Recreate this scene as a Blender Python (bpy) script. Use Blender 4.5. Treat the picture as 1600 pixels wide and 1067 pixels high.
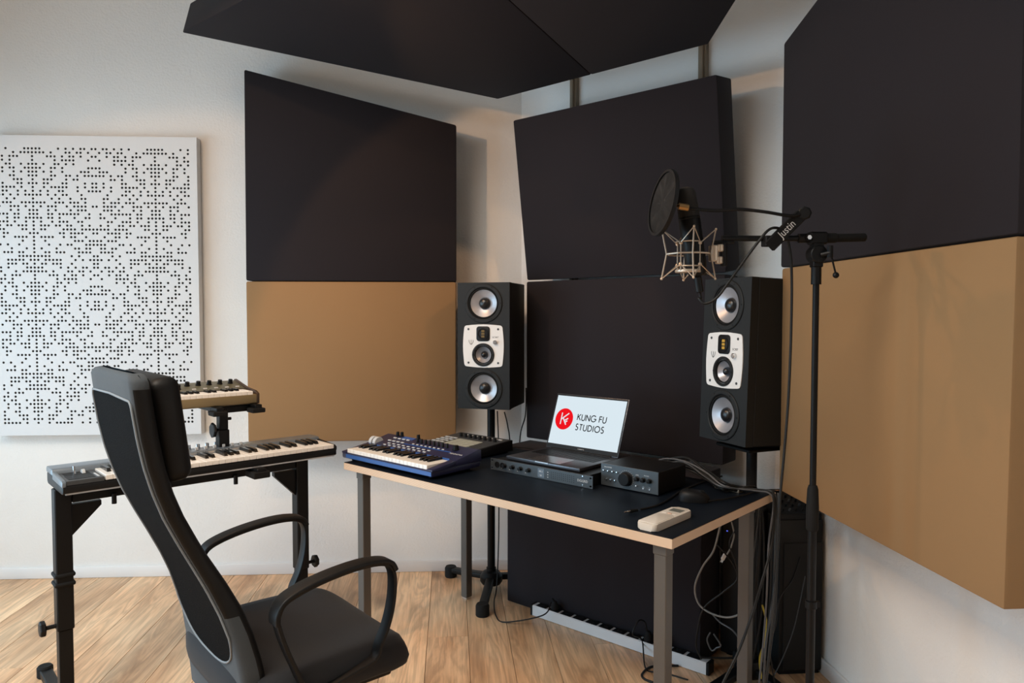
import bpy, bmesh, math, random
from mathutils import Vector, Matrix
random.seed(7)
PI=math.pi
for o in list(bpy.data.objects): bpy.data.objects.remove(o)
COL=bpy.context.scene.collection
scn=bpy.context.scene

# ------------------------------------------------------------------ camera
yaw=math.radians(4.81); pitch=math.radians(2.158)
fw=Vector((math.sin(yaw)*math.cos(pitch), math.cos(yaw)*math.cos(pitch), -math.sin(pitch)))
rt=Vector((math.cos(yaw), -math.sin(yaw), 0)); up=rt.cross(fw)
cam=bpy.data.cameras.new('camera'); co=bpy.data.objects.new('camera',cam); COL.objects.link(co)
cam.sensor_width=36; cam.sensor_fit='HORIZONTAL'; cam.lens=36*1128/1600; cam.clip_start=.05
co.matrix_world=Matrix(((rt.x,up.x,-fw.x,0),(rt.y,up.y,-fw.y,0),(rt.z,up.z,-fw.z,1.35),(0,0,0,1)))
scn.camera=co
# ------------------------------------------------------------------ view, world, lights
vs=scn.view_settings; vs.view_transform='Standard'; vs.look='None'; vs.gamma=1; vs.use_curve_mapping=False
vs.exposure=0.0
w=bpy.data.worlds.new('world'); scn.world=w; w.use_nodes=True
w.node_tree.nodes['Background'].inputs[0].default_value=(.75,.87,1,1)
w.node_tree.nodes['Background'].inputs[1].default_value=.25
def area(name,loc,target,sx,sy,power,col,spread=180):
    l=bpy.data.lights.new(name,'AREA'); l.shape='RECTANGLE'; l.size=sx; l.size_y=sy; l.energy=power; l.color=col
    l.spread=math.radians(spread)
    o=bpy.data.objects.new(name,l); COL.objects.link(o); o.location=loc
    o.rotation_euler=(Vector(target)-Vector(loc)).to_track_quat('-Z','Y').to_euler(); return o
def spot(name,loc,target,power,col,size=100,blend=.12,r=.02):
    l=bpy.data.lights.new(name,'SPOT'); l.energy=power; l.color=col; l.spot_size=math.radians(size); l.spot_blend=blend; l.shadow_soft_size=r
    o=bpy.data.objects.new(name,l); COL.objects.link(o); o.location=loc
    o.rotation_euler=(Vector(target)-Vector(loc)).to_track_quat('-Z','Y').to_euler(); return o
COOL=(.80,.92,1.0); WARM=(1.0,.56,.27)
# daylight through the two windows of the left wall and the one behind the camera
DAY=(.62,.84,1.0)
area('daylight_back_window',(-3.12,2.85,1.15),(0,2.85,.65),1.0,2.0,28,(.52,.80,1.0),160)
area('daylight_low_window',(-3.12,1.45,.85),(0,1.9,.6),1.2,1.3,32,(.50,.77,1.0),150)
area('daylight_high_window',(-3.12,.3,3.0),(-.3,2.0,0),2.2,.75,30,DAY,120)
area('overhead_fill',(-1.5,.6,3.44),(-1.5,.6,0),1.2,1.2,76,(1,.88,.74),150)  # added overhead fill to balance the brightness, no known lamp of the room
# warm halogen spots of the room (fixtures are built further down)
SPOTS=[((.80,2.15,2.37),(-.45,3.45,.3),20,66),((-.95,2.45,2.42),(.65,3.0,.9),29,104),((-1.6,1.9,3.35),(-1.3,2.6,0),30,105),((-.43,2.607,2.555),(-.47,3.6,2.2),1.6,125)]
for i,(l,t,p,sz) in enumerate(SPOTS):
    spot('spot_light_beam',l,t,p,WARM,sz)

# ------------------------------------------------------------------ mesh helpers
class B:
    def __init__(s): s.v=[]; s.f=[]; s.m=[]
    def add(s,vs_,fs,mi=0,M=None):
        b=len(s.v)
        for p in vs_:
            p=Vector(p); s.v.append(tuple(M@p if M else p))
        for f in fs: s.f.append([b+i for i in f]); s.m.append(mi)
        return s
    def box(s,x0,x1,y0,y1,z0,z1,bev=0,seg=1,mi=0,M=None):
        if bev<=0:
            V=[(x,y,z) for x in(x0,x1) for y in(y0,y1) for z in(z0,z1)]
            F=[(0,1,3,2),(4,6,7,5),(0,4,5,1),(2,3,7,6),(0,2,6,4),(1,5,7,3)]
            return s.add(V,F,mi,M)
        bm=bmesh.new(); bmesh.ops.create_cube(bm,size=1)
        for v in bm.verts: v.co=Vector(((x0+x1)/2+v.co.x*(x1-x0),(y0+y1)/2+v.co.y*(y1-y0),(z0+z1)/2+v.co.z*(z1-z0)))
        bmesh.ops.bevel(bm,geom=bm.edges[:],offset=bev,segments=seg,profile=.5,affect='EDGES')
        bm.verts.index_update()
        s.add([v.co.copy() for v in bm.verts],[[v.index for v in f.verts] for f in bm.faces],mi,M); bm.free(); return s
    def prism(s,pts,h0,h1,M=None,mi=0,bev=0):
        """polygon in local xy extruded along local z"""
        n=len(pts)
        if bev>0:
            bm=bmesh.new(); a=[bm.verts.new((p[0],p[1],h0)) for p in pts]; b=[bm.verts.new((p[0],p[1],h1)) for p in pts]
            bm.faces.new(a[::-1]); bm.faces.new(b)
            for i in range(n): bm.faces.new((a[i],a[(i+1)%n],b[(i+1)%n],b[i]))
            bmesh.ops.bevel(bm,geom=bm.edges[:],offset=bev,segments=2,profile=.5,affect='EDGES')
            bm.verts.index_update()
            s.add([v.co.copy() for v in bm.verts],[[v.index for v in f.verts] for f in bm.faces],mi,M); bm.free(); return s
        V=[(p[0],p[1],h0) for p in pts]+[(p[0],p[1],h1) for p in pts]
        F=[list(range(n))[::-1],list(range(n,2*n))]+[(i,(i+1)%n,n+(i+1)%n,n+i) for i in range(n)]
        return s.add(V,F,mi,M)
    def lathe(s,prof,n=24,M=None,mi=0,caps=True):
        """prof: list of (radius, height) round local z"""
        V=[];F=[];k=len(prof)
        for r,z in prof:
            for j in range(n):
                a=2*PI*j/n; V.append((r*math.cos(a),r*math.sin(a),z))
        for i in range(k-1):
            for j in range(n): F.append((i*n+j,i*n+(j+1)%n,(i+1)*n+(j+1)%n,(i+1)*n+j))
        if caps and prof[0][0]>1e-6: F.append(list(range(n))[::-1])
        if caps and prof[-1][0]>1e-6: F.append([(k-1)*n+j for j in range(n)])
        return s.add(V,F,mi,M)
    def cyl(s,p0,p1,r,r1=None,n=16,bev=0,mi=0,M=None):
        p0=Vector(p0);p1=Vector(p1);d=p1-p0;L=d.length; r1=r if r1 is None else r1
        T=Matrix.Translation(p0)@d.to_track_quat('Z','Y').to_matrix().to_4x4()
        if M: T=M@T
        pr=[(r,0),(r1,L)] if bev<=0 else [(r-bev,0),(r,bev),(r1,L-bev),(r1-bev,L)]
        return s.lathe(pr,n,T,mi)
    def sweep(s,pts,sec,side=None,closed=False,mi=0,M=None):
        """sweep a section (list of (a,b)) along pts; a runs along the side vector"""
        P=[Vector(p) for p in pts]; n=len(P); k=len(sec); V=[];F=[]; prev=None
        for i in range(n):
            a=P[(i-1)%n] if (closed or i>0) else P[0]; b=P[(i+1)%n] if (closed or i<n-1) else P[-1]
            t=(b-a); t=t.normalized() if t.length>1e-9 else Vector((0,0,1))
            if side is not None: S=Vector(side)
            elif prev is None: S=t.orthogonal()
            else: S=prev
            S=(S-t*S.dot(t)).normalized(); prev=S; N=t.cross(S)
            for u,v in sec: V.append(P[i]+S*u+N*v)
        m=n if closed else n-1
        for i in range(m):
            for j in range(k): F.append((i*k+j,i*k+(j+1)%k,((i+1)%n)*k+(j+1)%k,((i+1)%n)*k+j))
        if not closed: F.append(list(range(k))[::-1]); F.append([(n-1)*k+j for j in range(k)])
        return s.add(V,F,mi,M)
    def tube(s,pts,r,n=8,closed=False,mi=0,M=None):
        return s.sweep(pts,[(r*math.cos(2*PI*j/n),r*math.sin(2*PI*j/n)) for j in range(n)],None,closed,mi,M)
    def sphere(s,c,r,n=16,mi=0,M=None,sz=1):
        pr=[(max(1e-7,r*math.cos(a)),r*sz*math.sin(a)) for a in [(-PI/2+PI*i/(n//2)) for i in range(n//2+1)]]
        T=Matrix.Translation(c)
        return s.lathe(pr,n,M@T if M else T,mi)
def catmull(pts,k=8,closed=False):
    P=[Vector(p) for p in pts]; n=len(P); out=[]
    rng=range(n) if closed else range(n-1)
    for i in rng:
        if closed: a,b,c,d=P[(i-1)%n],P[i],P[(i+1)%n],P[(i+2)%n]
        else: a,b,c,d=P[max(i-1,0)],P[i],P[i+1],P[min(i+2,n-1)]
        for j in range(k):
            t=j/k
            out.append(.5*((2*b)+(c-a)*t+(2*a-5*b+4*c-d)*t*t+(3*b-a-3*c+d)*t**3))
    if not closed: out.append(P[-1])
    return out
def rrect(w,h,r,n=4):
    out=[]
    for cx,cy,a0 in((w/2-r,h/2-r,0),(-w/2+r,h/2-r,PI/2),(-w/2+r,-h/2+r,PI),(w/2-r,-h/2+r,3*PI/2)):
        for i in range(n+1):
            a=a0+PI/2*i/n; out.append((cx+r*math.cos(a),cy+r*math.sin(a)))
    return out
def obj(name,b,mat,parent=None,smooth=True,loc=None,angle=35):
    me=bpy.data.meshes.new(name); me.from_pydata(b.v,[],b.f)
    mats=mat if isinstance(mat,(list,tuple)) else [mat]
    for m in mats: me.materials.append(m)
    if len(mats)>1: me.polygons.foreach_set('material_index',b.m)
    bm=bmesh.new(); bm.from_mesh(me); bmesh.ops.recalc_face_normals(bm,faces=bm.faces[:]); bm.to_mesh(me); bm.free()
    if smooth:
        me.polygons.foreach_set('use_smooth',[True]*len(me.polygons)); me.set_sharp_from_angle(angle=math.radians(angle))
    me.update(); o=bpy.data.objects.new(name,me); COL.objects.link(o)
    if parent: o.parent=parent
    if loc: o.location=loc
    return o
def tag(o,label=None,cat=None,group=None,kind=None):
    if label:o['label']=label
    if cat:o['category']=cat
    if group:o['group']=group
    if kind:o['kind']=kind
    return o
def thing(name,label,cat,loc=(0,0,0),rz=0,group=None):
    o=bpy.data.objects.new(name,None); o.empty_display_size=.1; COL.objects.link(o); o.location=loc; o.rotation_euler=(0,0,rz)
    return tag(o,label,cat,group)
def struct(name,b,mat,smooth=False): return tag(obj(name,b,mat,smooth=smooth),kind='structure')
def again(o,parent,loc=None,rot=None,name=None):
    c=o.copy(); COL.objects.link(c); c.parent=parent
    if loc is not None: c.location=loc
    if rot is not None: c.rotation_euler=rot
    return c
def copy_tree(o,parent=None,loc=None,rot=None):
    c=o.copy(); COL.objects.link(c); c.parent=parent
    if loc is not None: c.location=loc
    if rot is not None: c.rotation_euler=rot
    for ch in list(o.children): copy_tree(ch,c)
    return c
RX=lambda a:Matrix.Rotation(a,4,'X')
RY=lambda a:Matrix.Rotation(a,4,'Y')
RZ=lambda a:Matrix.Rotation(a,4,'Z')
T=lambda x,y,z:Matrix.Translation((x,y,z))
def text(name,body,size,mat,parent,M,depth=.0004,align='CENTER',sx=1.0):
    c=bpy.data.curves.new(name,'FONT'); c.body=body; c.size=size; c.extrude=depth; c.align_x=align; c.align_y='CENTER'; c.resolution_u=2
    t=bpy.data.objects.new(name,c); COL.objects.link(t)
    dg=bpy.context.evaluated_depsgraph_get(); me=bpy.data.meshes.new_from_object(t.evaluated_get(dg))
    bpy.data.objects.remove(t); me.transform(M@Matrix.Diagonal((sx,1,1,1))); me.materials.clear(); me.materials.append(mat)
    o=bpy.data.objects.new(name,me); COL.objects.link(o); o.parent=parent; return o

# ------------------------------------------------------------------ materials
def mat(name,col,rough=.5,metal=0,spec=.5,emis=None,estr=0,bump=None,var=None,alpha=None,coat=0,sheen=0):
    m=bpy.data.materials.new(name); m.use_nodes=True; nt=m.node_tree; p=nt.nodes['Principled BSDF']
    p.inputs['Base Color'].default_value=(*col,1); p.inputs['Roughness'].default_value=rough; p.inputs['Metallic'].default_value=metal
    p.inputs['Specular IOR Level'].default_value=spec
    if coat: p.inputs['Coat Weight'].default_value=coat
    if sheen: p.inputs['Sheen Weight'].default_value=sheen
    if emis: p.inputs['Emission Color'].default_value=(*emis,1); p.inputs['Emission Strength'].default_value=estr
    tc=None
    if bump or var: tc=nt.nodes.new('ShaderNodeTexCoord')
    if bump:
        sc,st,di=bump; n=nt.nodes.new('ShaderNodeTexNoise'); n.inputs['Scale'].default_value=sc; n.inputs['Detail'].default_value=4
        nt.links.new(tc.outputs['Object'],n.inputs['Vector'])
        b=nt.nodes.new('ShaderNodeBump'); b.inputs['Strength'].default_value=st; b.inputs['Distance'].default_value=di
        nt.links.new(n.outputs['Fac'],b.inputs['Height']); nt.links.new(b.outputs['Normal'],p.inputs['Normal'])
    if var:
        sc,amt=var; n=nt.nodes.new('ShaderNodeTexNoise'); n.inputs['Scale'].default_value=sc; n.inputs['Detail'].default_value=3
        nt.links.new(tc.outputs['Object'],n.inputs['Vector'])
        r=nt.nodes.new('ShaderNodeValToRGB'); r.color_ramp.elements[0].position=.3; r.color_ramp.elements[1].position=.7
        r.color_ramp.elements[0].color=(*[c*(1-amt) for c in col],1); r.color_ramp.elements[1].color=(*[min(1,c*(1+amt)) for c in col],1)
        nt.links.new(n.outputs['Fac'],r.inputs[0]); nt.links.new(r.outputs[0],p.inputs['Base Color'])
    return m
M_wall=mat('wall_plaster',(.79,.78,.76),.9,spec=.15,bump=(95,.55,.004),var=(3,.02))
M_ceil=mat('ceiling_paint',(.60,.59,.56),.9,spec=.15)
M_base=mat('baseboard_paint',(.76,.76,.76),.45)
M_dark=mat('dark_aubergine_fabric',(.0135,.0105,.0128),.85,spec=.25,bump=(900,.3,.0006),var=(2,.06),sheen=.03)
M_beige=mat('tan_fabric',(.275,.163,.078),.9,spec=.15,bump=(900,.3,.0006),var=(1.5,.035),sheen=.0)
M_white=mat('white_lacquer',(.68,.69,.70),.45,spec=.35)
M_hole=mat('black_backing',(.01,.01,.01),.9)
M_batten=mat('varnished_batten',(.20,.15,.10),.5)
M_blk=mat('black_plastic',(.0055,.0055,.006),.48,spec=.25)
M_blkm=mat('black_powder_coat',(.0045,.0045,.0048),.45,spec=.22,bump=(500,.15,.0004))
M_matte=mat('black_rubber',(.007,.007,.007),.8,spec=.25)
M_spk=mat('speaker_lacquer',(.013,.014,.0145),.6,spec=.3,bump=(700,.2,.0003))
M_cone=mat('silver_cone',(.44,.44,.47),.36,metal=.55)
M_capm=mat('dust_cap',(.010,.010,.011),.3)
M_plate=mat('white_faceplate',(.78,.77,.75),.4)
M_gold=mat('gold_ribbon',(.70,.40,.06),.4,metal=.5)
M_chrome=mat('chrome',(.65,.65,.66),.22,metal=1)
M_nick=mat('satin_nickel',(.62,.52,.42),.38,metal=.7)
M_legm=mat('grey_steel',(.115,.105,.095),.42,metal=.35)
M_lino=mat('navy_linoleum',(.0045,.0075,.013),.48,spec=.15,bump=(300,.08,.0003))
M_leather=mat('dark_leather',(.0065,.006,.0058),.5,spec=.22,bump=(160,.25,.0008))
M_seat=mat('charcoal_seat_cloth',(.022,.0225,.025),.85,spec=.2,bump=(600,.4,.0008),sheen=.05,var=(6,.08))
M_greycloth=mat('grey_blue_cloth',(.060,.068,.075),.85,spec=.2,bump=(700,.4,.0008),sheen=.05)
M_pipe=mat('grey_piping',(.20,.22,.235),.7)
M_key=mat('ivory_key',(.84,.81,.76),.28)
M_bkey=mat('black_key',(.010,.010,.010),.22)
M_blue=mat('navy_plastic',(.016,.018,.055),.4)
M_bluetrim=mat('blue_trim',(.03,.10,.32),.35)
M_btn=mat('grey_button',(.55,.57,.58),.5)
M_slate=mat('slate_blue_metal',(.17,.20,.23),.3,metal=.3)
M_dgrey=mat('dark_grey_panel',(.045,.05,.055),.4)
M_olive=mat('olive_body',(.20,.15,.075),.5)
M_olivetop=mat('olive_green_panel',(.11,.11,.075),.45)
M_wood=mat('wood_cheek',(.05,.028,.015),.5)
M_alu=mat('brushed_aluminium',(.58,.59,.60),.35,metal=.8)
M_space=mat('space_grey_aluminium',(.10,.10,.11),.35,metal=.8)
M_screen=mat('lit_screen',(.02,.02,.02),1,spec=0,emis=(.74,.86,.93),estr=.92)
M_red=mat('red_logo',(.0,.0,.0),1,spec=0,emis=(.86,.008,.014),estr=1)
M_ink=mat('screen_ink',(.004,.004,.005),1,spec=0)
M_logow=mat('screen_white',(.0,.0,.0),1,spec=0,emis=(.80,.85,.9),estr=.95)
M_rack=mat('rack_front',(.085,.095,.102),.36,metal=.5)
M_print=mat('white_print',(.62,.62,.62),.6)
M_cream=mat('cream_plastic',(.74,.68,.60),.4)
M_lcd=mat('lcd_grey',(.16,.17,.15),.25)
M_cabB=mat('black_cable',(.007,.007,.007),.5,spec=.3)
M_cabG=mat('grey_cable',(.22,.21,.19),.5)
M_cab=mat('cabinet_board',(.012,.012,.012),.6,spec=.25)
M_cabS2=mat('mid_grey_cable',(.10,.10,.105),.4)
M_cabS=mat('dark_grey_cable',(.05,.055,.06),.4)
M_cabY=mat('yellow_cable',(.42,.33,.04),.5)
M_padm=mat('translucent_pad',(.36,.38,.33),.5)
M_grid=mat('pop_filter_mesh',(.014,.012,.0105),.8,bump=(900,.4,.0006))
M_led=mat('blue_led',(0,0,.1),.4,emis=(.1,.15,1),estr=1.5)
M_disp=mat('lit_display',(.02,.03,.04),.3,emis=(.35,.45,.55),estr=.25)
M_lampf=mat('lamp_glass',(1,.9,.7),.3,emis=(1,.65,.35),estr=8)

def m_mesh():
    m=mat('black_mesh_cloth',(.0045,.0042,.0042),.9,spec=.05); nt=m.node_tree; p=nt.nodes['Principled BSDF']
    tc=nt.nodes.new('ShaderNodeTexCoord'); v=nt.nodes.new('ShaderNodeTexVoronoi'); v.inputs['Scale'].default_value=260
    nt.links.new(tc.outputs['Object'],v.inputs['Vector'])
    b=nt.nodes.new('ShaderNodeBump'); b.inputs['Strength'].default_value=.8; b.inputs['Distance'].default_value=.0015
    nt.links.new(v.outputs['Distance'],b.inputs['Height']); nt.links.new(b.outputs['Normal'],p.inputs['Normal']); return m
M_mesh=m_mesh()
def m_ply():
    m=mat('birch_ply_edge',(.6,.42,.27),.55); nt=m.node_tree; p=nt.nodes['Principled BSDF']
    tc=nt.nodes.new('ShaderNodeTexCoord'); mp=nt.nodes.new('ShaderNodeMapping'); mp.inputs['Scale'].default_value=(1.5,1.5,1)
    nt.links.new(tc.outputs['Object'],mp.inputs['Vector'])
    wv=nt.nodes.new('ShaderNodeTexWave'); wv.bands_direction='Z'; wv.inputs['Scale'].default_value=95; wv.inputs['Distortion'].default_value=.4
    nt.links.new(mp.outputs[0],wv.inputs['Vector'])
    r=nt.nodes.new('ShaderNodeValToRGB'); r.color_ramp.elements[0].color=(.56,.385,.26,1); r.color_ramp.elements[1].color=(.80,.61,.44,1)
    nt.links.new(wv.outputs['Fac'],r.inputs[0]); nt.links.new(r.outputs[0],p.inputs['Base Color']); return m
M_ply=m_ply()
def m_oak():
    m=mat('oak_floor',(.5,.33,.19),.42,spec=.4); nt=m.node_tree; p=nt.nodes['Principled BSDF']; N=nt.nodes.new; L=nt.links.new
    tc=N('ShaderNodeTexCoord'); oi=N('ShaderNodeObjectInfo')
    comb=N('ShaderNodeCombineXYZ'); mul=N('ShaderNodeMath'); mul.operation='MULTIPLY'; mul.inputs[1].default_value=37
    L(oi.outputs['Random'],mul.inputs[0]); L(mul.outputs[0],comb.inputs[0]); L(mul.outputs[0],comb.inputs[1]); L(mul.outputs[0],comb.inputs[2])
    ad=N('ShaderNodeVectorMath'); ad.operation='ADD'; L(tc.outputs['Object'],ad.inputs[0]); L(comb.outputs[0],ad.inputs[1])
    mp=N('ShaderNodeMapping'); mp.inputs['Scale'].default_value=(9,.9,1); L(ad.outputs[0],mp.inputs['Vector'])
    n1=N('ShaderNodeTexNoise'); n1.inputs['Scale'].default_value=1.3; n1.inputs['Detail'].default_value=6; n1.inputs['Distortion'].default_value=1.3; L(mp.outputs[0],n1.inputs['Vector'])
    # cathedral rings: bands of a slow field
    mm=N('ShaderNodeMath'); mm.operation='MULTIPLY'; mm.inputs[1].default_value=34; L(n1.outputs['Fac'],mm.inputs[0])
    sn=N('ShaderNodeMath'); sn.operation='SINE'; L(mm.outputs[0],sn.inputs[0])
    mp2=N('ShaderNodeMapping'); mp2.inputs['Scale'].default_value=(90,3,1); L(ad.outputs[0],mp2.inputs['Vector'])
    n2=N('ShaderNodeTexNoise'); n2.inputs['Scale'].default_value=1.5; n2.inputs['Detail'].default_value=3; L(mp2.outputs[0],n2.inputs['Vector'])
    r=N('ShaderNodeValToRGB'); e=r.color_ramp.elements; e[0].position=.25; e[0].color=(.55,.30,.15,1); e[1].position=.75; e[1].color=(.90,.64,.40,1)
    k=r.color_ramp.elements.new(.5); k.color=(.78,.50,.29,1)
    mp3=N('ShaderNodeMapping'); mp3.inputs['Scale'].default_value=(5,1.2,1); L(ad.outputs[0],mp3.inputs['Vector'])
    n3=N('ShaderNodeTexNoise'); n3.inputs['Scale'].default_value=1.6; n3.inputs['Detail'].default_value=5; L(mp3.outputs[0],n3.inputs['Vector']); L(n3.outputs['Fac'],r.inputs[0])
    mx=N('ShaderNodeMix'); mx.data_type='RGBA'; mx.blend_type='MULTIPLY'; mx.inputs['Factor'].default_value=.42
    rr=N('ShaderNodeMapRange'); rr.inputs[1].default_value=-1; rr.inputs[2].default_value=1; rr.inputs[3].default_value=.45; rr.inputs[4].default_value=1.05; L(sn.outputs[0],rr.inputs[0])
    L(r.outputs[0],mx.inputs['A']); L(rr.outputs[0],mx.inputs['B'])
    mx2=N('ShaderNodeMix'); mx2.data_type='RGBA'; mx2.blend_type='MULTIPLY'; mx2.inputs['Factor'].default_value=.6
    r2=N('ShaderNodeMapRange'); r2.inputs[1].default_value=.3; r2.inputs[2].default_value=.7; r2.inputs[3].default_value=.7; r2.inputs[4].default_value=1.1; L(n2.outputs['Fac'],r2.inputs[0])
    L(mx.outputs['Result'],mx2.inputs['A']); L(r2.outputs[0],mx2.inputs['B'])
    # knots and dark filled cracks
    mp4=N('ShaderNodeMapping'); mp4.inputs['Scale'].default_value=(3.4,1.5,1); L(ad.outputs[0],mp4.inputs['Vector'])
    n5=N('ShaderNodeTexNoise'); n5.inputs['Scale'].default_value=6; L(ad.outputs[0],n5.inputs['Vector'])
    mxv=N('ShaderNodeMix'); mxv.data_type='VECTOR'; mxv.inputs['Factor'].default_value=.12; L(mp4.outputs[0],mxv.inputs['A']); L(n5.outputs['Color'],mxv.inputs['B'])
    vo=N('ShaderNodeTexVoronoi'); vo.inputs['Scale'].default_value=1.15; L(mxv.outputs['Result'],vo.inputs['Vector'])
    kr=N('ShaderNodeMapRange'); kr.inputs[1].default_value=.03; kr.inputs[2].default_value=.16; kr.inputs[3].default_value=.42; kr.inputs[4].default_value=1; L(vo.outputs['Distance'],kr.inputs[0])
    mx3=N('ShaderNodeMix'); mx3.data_type='RGBA'; mx3.blend_type='MULTIPLY'; mx3.inputs['Factor'].default_value=.85; L(mx2.outputs['Result'],mx3.inputs['A']); L(kr.outputs[0],mx3.inputs['B'])
    # per plank tone
    hs=N('ShaderNodeHueSaturation'); tr=N('ShaderNodeMapRange'); tr.inputs[3].default_value=.84; tr.inputs[4].default_value=1.14; L(oi.outputs['Random'],tr.inputs[0]); L(tr.outputs[0],hs.inputs['Value']); L(mx3.outputs['Result'],hs.inputs['Color'])
    L(hs.outputs[0],p.inputs['Base Color'])
    b=N('ShaderNodeBump'); b.inputs['Strength'].default_value=.15; b.inputs['Distance'].default_value=.001; L(n2.outputs['Fac'],b.inputs['Height']); L(b.outputs['Normal'],p.inputs['Normal'])
    return m
M_oak=m_oak()

# ------------------------------------------------------------------ the room
XL,XR,YF=-3.0,1.395,-4.6; ZC=3.5
def yb(x): return 3.775-.031*x       # the back wall line
CB=(.366,yb(.366)); CR=(XR,2.732)    # ends of the cut-off corner wall
WT=.2
struct('floor',B().prism([(XL-.2,YF-.2),(XR+.2,YF-.2),(XR+.2,2.9),(.5,4.0),(XL-.2,4.1)],-.12,-.018),M_matte)
floor=bpy.data.objects['floor']
k0=-19
for k in range(-19,9):
    x0=.068+.17*(k-0)-.0; x1=x0+.17-.0018
    if x1<XL+.01 or x0>XR-.01: continue
    x0=max(x0,XL);x1=min(x1,XR)
    def ymax(x):
        return min(yb(x),CB[1]+(x-CB[0])*(CR[1]-CB[1])/(CR[0]-CB[0]) if x>CB[0] else 99)
    y=YF-random.uniform(0,1.6)
    while y<3.9:
        ln=random.uniform(1.5,2.3); y1=y+ln
        a=max(y,YF); 
        e0=min(y1-.001,ymax(x0)); e1=min(y1-.001,ymax(x1))
        if max(e0,e1)>a+.05:
            e0=max(e0,a+.01); e1=max(e1,a+.01)
            pb=B().prism([(x0,a),(x1,a),(x1,e1),(x0,e0)],-.018,0,bev=.0009)
            o=obj('plank',pb,M_oak,floor,smooth=False)
        y=y1
def wallseg(name,p,q,z0,z1,t=WT,m=M_wall):
    d=(Vector(q)-Vector(p)).normalized(); n=Vector((-d.y,d.x))
    return struct(name,B().prism([tuple(p),tuple(q),tuple(Vector(q)+n*t),tuple(Vector(p)+n*t)],z0,z1),m)
wallseg('wall_back',(XL,yb(XL)),CB,-.1,ZC)
wallseg('wall_corner',CB,CR,-.1,ZC)
wallseg('wall_right',CR,(XR,YF),-.1,ZC)
struct('ceiling',B().prism([(XL-.2,YF-.2),(XR+.2,YF-.2),(XR+.2,2.9),(.5,4.0),(XL-.2,4.1)],ZC,ZC+.15),M_ceil)
def wall_open(name,plane,c,a0,a1,ops,z0,z1,out,m=None):
    """wall with window openings; plane 'x' or 'y'"""
    b=B(); xs=sorted({a0,a1,*[o[0] for o in ops],*[o[1] for o in ops]})
    def bx(u0,u1,w0,w1):
        if plane=='x': b.box(min(c,c+out),max(c,c+out),u0,u1,w0,w1)
        else: b.box(u0,u1,min(c,c+out),max(c,c+out),w0,w1)
    for u0,u1 in zip(xs,xs[1:]):
        op=[o for o in ops if o[0]<=u0+1e-6 and o[1]>=u1-1e-6]
        if op: bx(u0,u1,z0,op[0][2]); bx(u0,u1,op[0][3],z1)
        else: bx(u0,u1,z0,z1)
    return struct(name,b,m or M_wall)
opsL=[(2.3,3.4,.12,2.2),(.8,2.1,.12,1.55),(-.85,.75,2.6,3.4)]
wall_open('wall_left','x',XL,YF,yb(XL)+.1,opsL,-.1,ZC,-.12)
M_wall2=mat('front_wall_paint',(.32,.30,.27),.9,spec=.1)
wall_open('wall_front','y',YF,XL-.12,XR+.1,[(-2.1,-.3,.7,3.2)],-.1,ZC,-.12,M_wall2)
wn=0
for (plane,c,a0,a1,z0,z1) in (('x',XL-.06,2.3,3.4,.12,2.2),('x',XL-.06,.8,2.1,.12,1.55),('x',XL-.06,-.85,.75,2.6,3.4),('y',YF-.06,-2.1,-.3,.7,3.2)):
    wn+=1; b=B(); f=.05
    def bx(u0,u1,w0,w1,bb):
        if plane=='x': bb.box(c-.03,c+.03,u0,u1,w0,w1)
        else: bb.box(u0,u1,c-.03,c+.03,w0,w1)
    bx(a0,a0+f,z0,z1,b); bx(a1-f,a1,z0,z1,b); bx(a0+f,a1-f,z0,z0+f,b); bx(a0+f,a1-f,z1-f,z1,b)
    mid=(a0+a1)/2; bx(mid-.025,mid+.025,z0+f,z1-f,b)
    struct('window_%d'%wn,b,M_base)
# baseboards
def baseb(name,p,q,h=.057,t=.014):
    d=(Vector(q)-Vector(p)).normalized(); n=Vector((d.y,-d.x)); a=Vector(p)+n*.0005; c=Vector(q)+n*.0005
    pts=[tuple(a),tuple(c),tuple(c+n*t),tuple(a+n*t)]
    struct(name,B().prism(pts[::-1],0.0005,h,bev=.003),M_base,True)
baseb('baseboard_back',(XL+.01,yb(XL)),(CB[0]-.01,yb(CB[0]-.01)))
dC=(Vector(CR)-Vector(CB)).normalized()
baseb('baseboard_corner',tuple(Vector(CB)+dC*.02),tuple(Vector(CR)-dC*.02))
baseb('baseboard_right',(XR,2.70),(XR,YF+.02))
# battens on the corner wall that carry the panels
def onC(t): # along the corner wall
    return Vector(CB)+dC*t
nC=Vector((dC.y,-dC.x))  # into the room
def batten(name,t):
    p=onC(t); M=Matrix(((dC.x,nC.x,0,p.x),(dC.y,nC.y,0,p.y),(0,0,1,0),(0,0,0,1)))
    b=B().box(-.018,.018,.0005,.03,1.3,3.2,.003,1,M=M); b.box(-.009,.009,.030,.042,1.3,3.2,.002,1,M=M)
    struct(name,b,M_batten,True)
batten('trim_1',.345); batten('trim_2',1.015)

# ------------------------------------------------------------------ perforated panel
wa=math.atan2(-.031,1)
PX1=-1.264; PW=1.004; zb,zt=.744,2.232; PT=.05
pan=thing('perforated_panel','large white perforated acoustic panel with pixel hole pattern on the left wall','acoustic panel',(PX1,3.759-.002,0),wa)
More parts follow.
